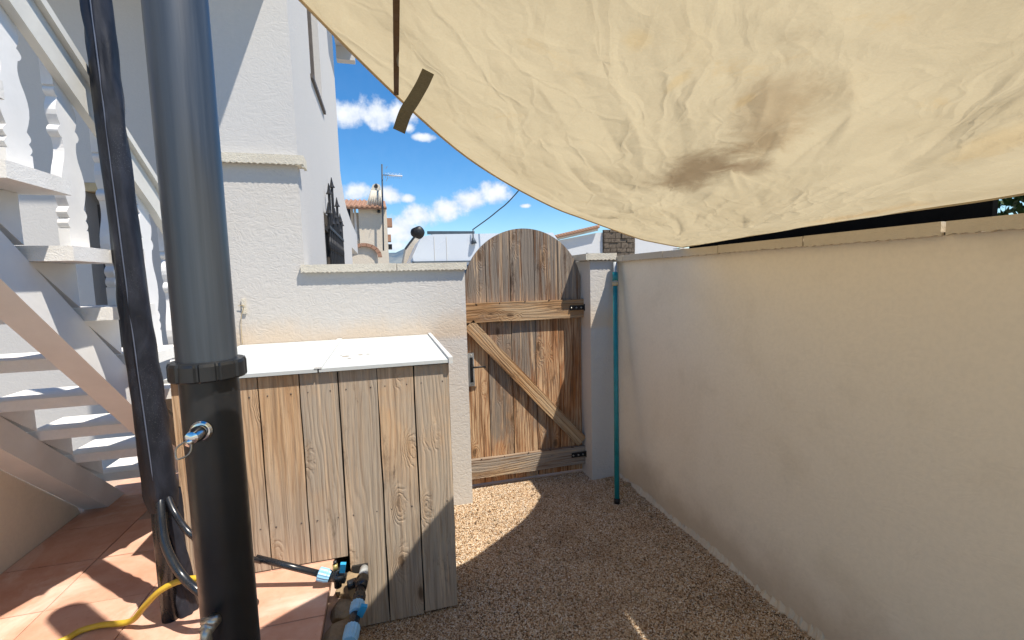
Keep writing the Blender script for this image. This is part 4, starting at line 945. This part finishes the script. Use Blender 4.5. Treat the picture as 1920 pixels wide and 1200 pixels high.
oh = empty('long_low_house', (4, 17, 0), 'distant low house with orange tile roof edge just behind the van and gate', 'house')
o1, o2 = at(897, 438, 1, 17), at(1037, 442, 1, 17)
box('wall', (o1.x, 17, 0), (o2.x, 20, o2.z - .1), M['farwhite'], oh); barrel_roof(oh, o1.x - .1, o2.x + .1, 16.8, 20, o2.z - .06, o2.z + .0, M['tile'], 26)

# ------------------------------------------------------------------ dark trees behind the right wall
def tree_mesh(seed, n=5200):
    r_ = np.random.default_rng(seed); V = []; F = []; 
    for k in range(n):
        z = r_.uniform(.35, 2.75); rad = .42 * (1 - .35 * abs(z - 1.5) / 1.3) * (1 + .25 * math.sin(z * 9 + seed)); a = r_.uniform(0, 2 * math.pi); q = rad * math.sqrt(r_.uniform(.15, 1.05))
        c = np.array([q * math.cos(a), q * math.sin(a), z]); u = r_.normal(size=3); u /= np.linalg.norm(u); v = np.cross(u, r_.normal(size=3)); v /= np.linalg.norm(v); s = r_.uniform(.02, .045)
        i = len(V); V += [c - u * s * .6, c + v * s * .45, c + u * s, c - v * s * .45]; F.append((i, i + 1, i + 2, i + 3))
    m_ = bpy.data.meshes.new('crown'); m_.from_pydata([tuple(v) for v in V], [], F); m_.materials.append(M['leaf']); return m_
tms = [tree_mesh(1), tree_mesh(2)]
labs = ['dark evergreen behind the wall, farthest along it', 'dark evergreen behind the wall, second farthest along', 'dark evergreen in the middle of the row behind the wall', 'dark evergreen behind the wide coping gap', 'leafy green tree behind the wall at the right picture edge']
for i, yy in enumerate((3.0, 2.55, 2.1, 1.65, 1.2)):
    tr_ = empty('evergreen_tree', (2.75 + .1 * math.sin(i * 2), yy, -.02), labs[i], 'tree', 'trees behind the boundary wall', rz=i * 1.3)
    c_ = link('crown', tms[i % 2], None, tr_, tr_.matrix_basis.copy())
    tube('trunk', [tr_.location, Vector(tr_.location) + Vector((0, 0, 1.9))], lambda t: .05 - .03 * t, M['bark'], tr_, seg=8)
# matte black sheet added before the trees to darken the gap over the coping
ge = at(1862, 380, 0, 1.95); tag(box('black_backdrop', (1.95, ge.y, -.05), (1.975, at(1292, 470, 0, 1.95).y, 2.0), M['screen'], bevel=0), 'matte black fence standing close behind the cream boundary wall', 'backdrop')

# larger stray pebbles mixed into the gravel, thickest along the wall
bm = bmesh.new(); rp = random.Random(21)
for k in range(230):
    x = 1.61 - abs(rp.gauss(0, .10)) - .01 if rp.random() < .45 else rp.uniform(.3, 1.6); y = rp.uniform(1.25, 3.0)
    if x < .3: continue
    s = rp.uniform(.004, .010); m_ = Matrix.Translation((x, y, .005 + s * .3)) @ Matrix.Rotation(rp.uniform(0, 6), 4, 'Z') @ Matrix.Diagonal((s * rp.uniform(.9, 1.7), s, s * .6, 1))
    bmesh.ops.create_icosphere(bm, subdivisions=1, radius=1, matrix=m_)
for v in bm.verts: v.co += Vector((rp.uniform(-1, 1), rp.uniform(-1, 1), rp.uniform(-1, 1))) * .0008
tag(from_bm('stray_pebbles', bm, M['rubble']), kind='stuff')
bm = bmesh.new()
for k in range(60):
    x, y = rp.uniform(.35, 1.6), rp.uniform(1.3, 3.0); a = rp.uniform(0, 6.3); L, W_ = rp.uniform(.008, .018), rp.uniform(.002, .006); c_, s_ = math.cos(a), math.sin(a)
    pts = [(x + c_ * L, y + s_ * L, .012), (x - s_ * W_, y + c_ * W_, .016), (x - c_ * L, y - s_ * L, .011), (x + s_ * W_, y - c_ * W_, .010)]
    bm.faces.new([bm.verts.new(p) for p in pts])
tag(from_bm('dry_leaf_litter', bm, M['bark']), kind='stuff')
for a, b in zip(seams[1:], seams):
    for zz in (1.06, .52):
        for xx in (a + .03, b - .03): tube('nail', [(xx + random.uniform(-.006, .006), YB + .001, zz), (xx, YB - .0012, zz)], .0028, M['bfram'], cb, seg=6)
for z_ in (1.328, .226):
    for a, b in zip(gs, gs[1:]): tube('nail', [((a + b) / 2 + random.uniform(-.02, .02), 3.084, z_ + random.uniform(-.02, .01)), ((a + b) / 2, 3.0815, z_)], .0032, M['black'], gt, seg=6)

# ------------------------------------------------------------------ gravel: loose pebbles over the bed
bm = bmesh.new()
for lo, hi in (((-.17, 1.1), (1.62, 1.62)), ((-.17, 1.62), (1.62, 2.30)), ((.27, 2.30), (1.62, 2.97)), ((.50, 2.97), (1.398, 3.14))):
    nx, ny = 24, 12; g_ = [[bm.verts.new((lo[0] + (hi[0] - lo[0]) * i / nx, lo[1] + (hi[1] - lo[1]) * j / ny, .002)) for j in range(ny + 1)] for i in range(nx + 1)]
    for i in range(nx):
        for j in range(ny): bm.faces.new((g_[i][j], g_[i + 1][j], g_[i + 1][j + 1], g_[i][j + 1]))
bmesh.ops.remove_doubles(bm, verts=bm.verts, dist=1e-4)
for v in bm.verts: v.co.z = .003 + .004 * math.sin(v.co.x * 7 + 1) * math.sin(v.co.y * 6) + (.012 * max(0, 1 - abs(v.co.x - 1.6) / .12))
gm = bpy.data.meshes.new('gravel'); bm.to_mesh(gm); bm.free()
gv = link('gravel', gm, M['gravel']); tag(gv, kind='stuff', label='loose brown and beige gravel covering the yard up to the gate', cat='gravel')
ng = bpy.data.node_groups.new('scatter_pebbles', 'GeometryNodeTree')
ng.interface.new_socket('Geometry', in_out='INPUT', socket_type='NodeSocketGeometry'); ng.interface.new_socket('Geometry', in_out='OUTPUT', socket_type='NodeSocketGeometry')
N = ng.nodes; Lk = ng.links
gi = N.new('NodeGroupInput'); go = N.new('NodeGroupOutput')
dp = N.new('GeometryNodeDistributePointsOnFaces'); dp.inputs['Density'].default_value = 46000; Lk.new(gi.outputs[0], dp.inputs['Mesh'])
ic = N.new('GeometryNodeMeshIcoSphere'); ic.inputs['Radius'].default_value = .0038; ic.inputs['Subdivisions'].default_value = 1
sm = N.new('GeometryNodeSetMaterial'); sm.inputs['Material'].default_value = M['gravel']; Lk.new(ic.outputs[0], sm.inputs[0])
ii = N.new('GeometryNodeInstanceOnPoints'); Lk.new(dp.outputs['Points'], ii.inputs['Points']); Lk.new(sm.outputs[0], ii.inputs['Instance'])
rv = N.new('FunctionNodeRandomValue'); rv.data_type = 'FLOAT_VECTOR'; rv.inputs[0].default_value = (.55, .45, .35); rv.inputs[1].default_value = (1.75, 1.2, .95); Lk.new(rv.outputs[0], ii.inputs['Scale'])
rr3 = N.new('FunctionNodeRandomValue'); rr3.data_type = 'FLOAT_VECTOR'; rr3.inputs[0].default_value = (-.5, -.5, 0); rr3.inputs[1].default_value = (.5, .5, 6.28); rr3.inputs['Seed'].default_value = 5; Lk.new(rr3.outputs[0], ii.inputs['Rotation'])
sa_ = N.new('GeometryNodeStoreNamedAttribute'); sa_.data_type = 'FLOAT'; sa_.domain = 'INSTANCE'; sa_.inputs['Name'].default_value = 'rnd'
r4 = N.new('FunctionNodeRandomValue'); r4.data_type = 'FLOAT'; r4.inputs['Seed'].default_value = 11
Lk.new(ii.outputs[0], sa_.inputs['Geometry']); Lk.new(r4.outputs[1], [s for s in sa_.inputs if s.name == 'Value' and s.enabled][0])
jn = N.new('GeometryNodeJoinGeometry'); Lk.new(sa_.outputs[0], jn.inputs[0]); Lk.new(gi.outputs[0], jn.inputs[0]); Lk.new(sa_.outputs[0], go.inputs[0])
N.remove(jn)
md = gv.modifiers.new('pebbles', 'NODES'); md.node_group = ng
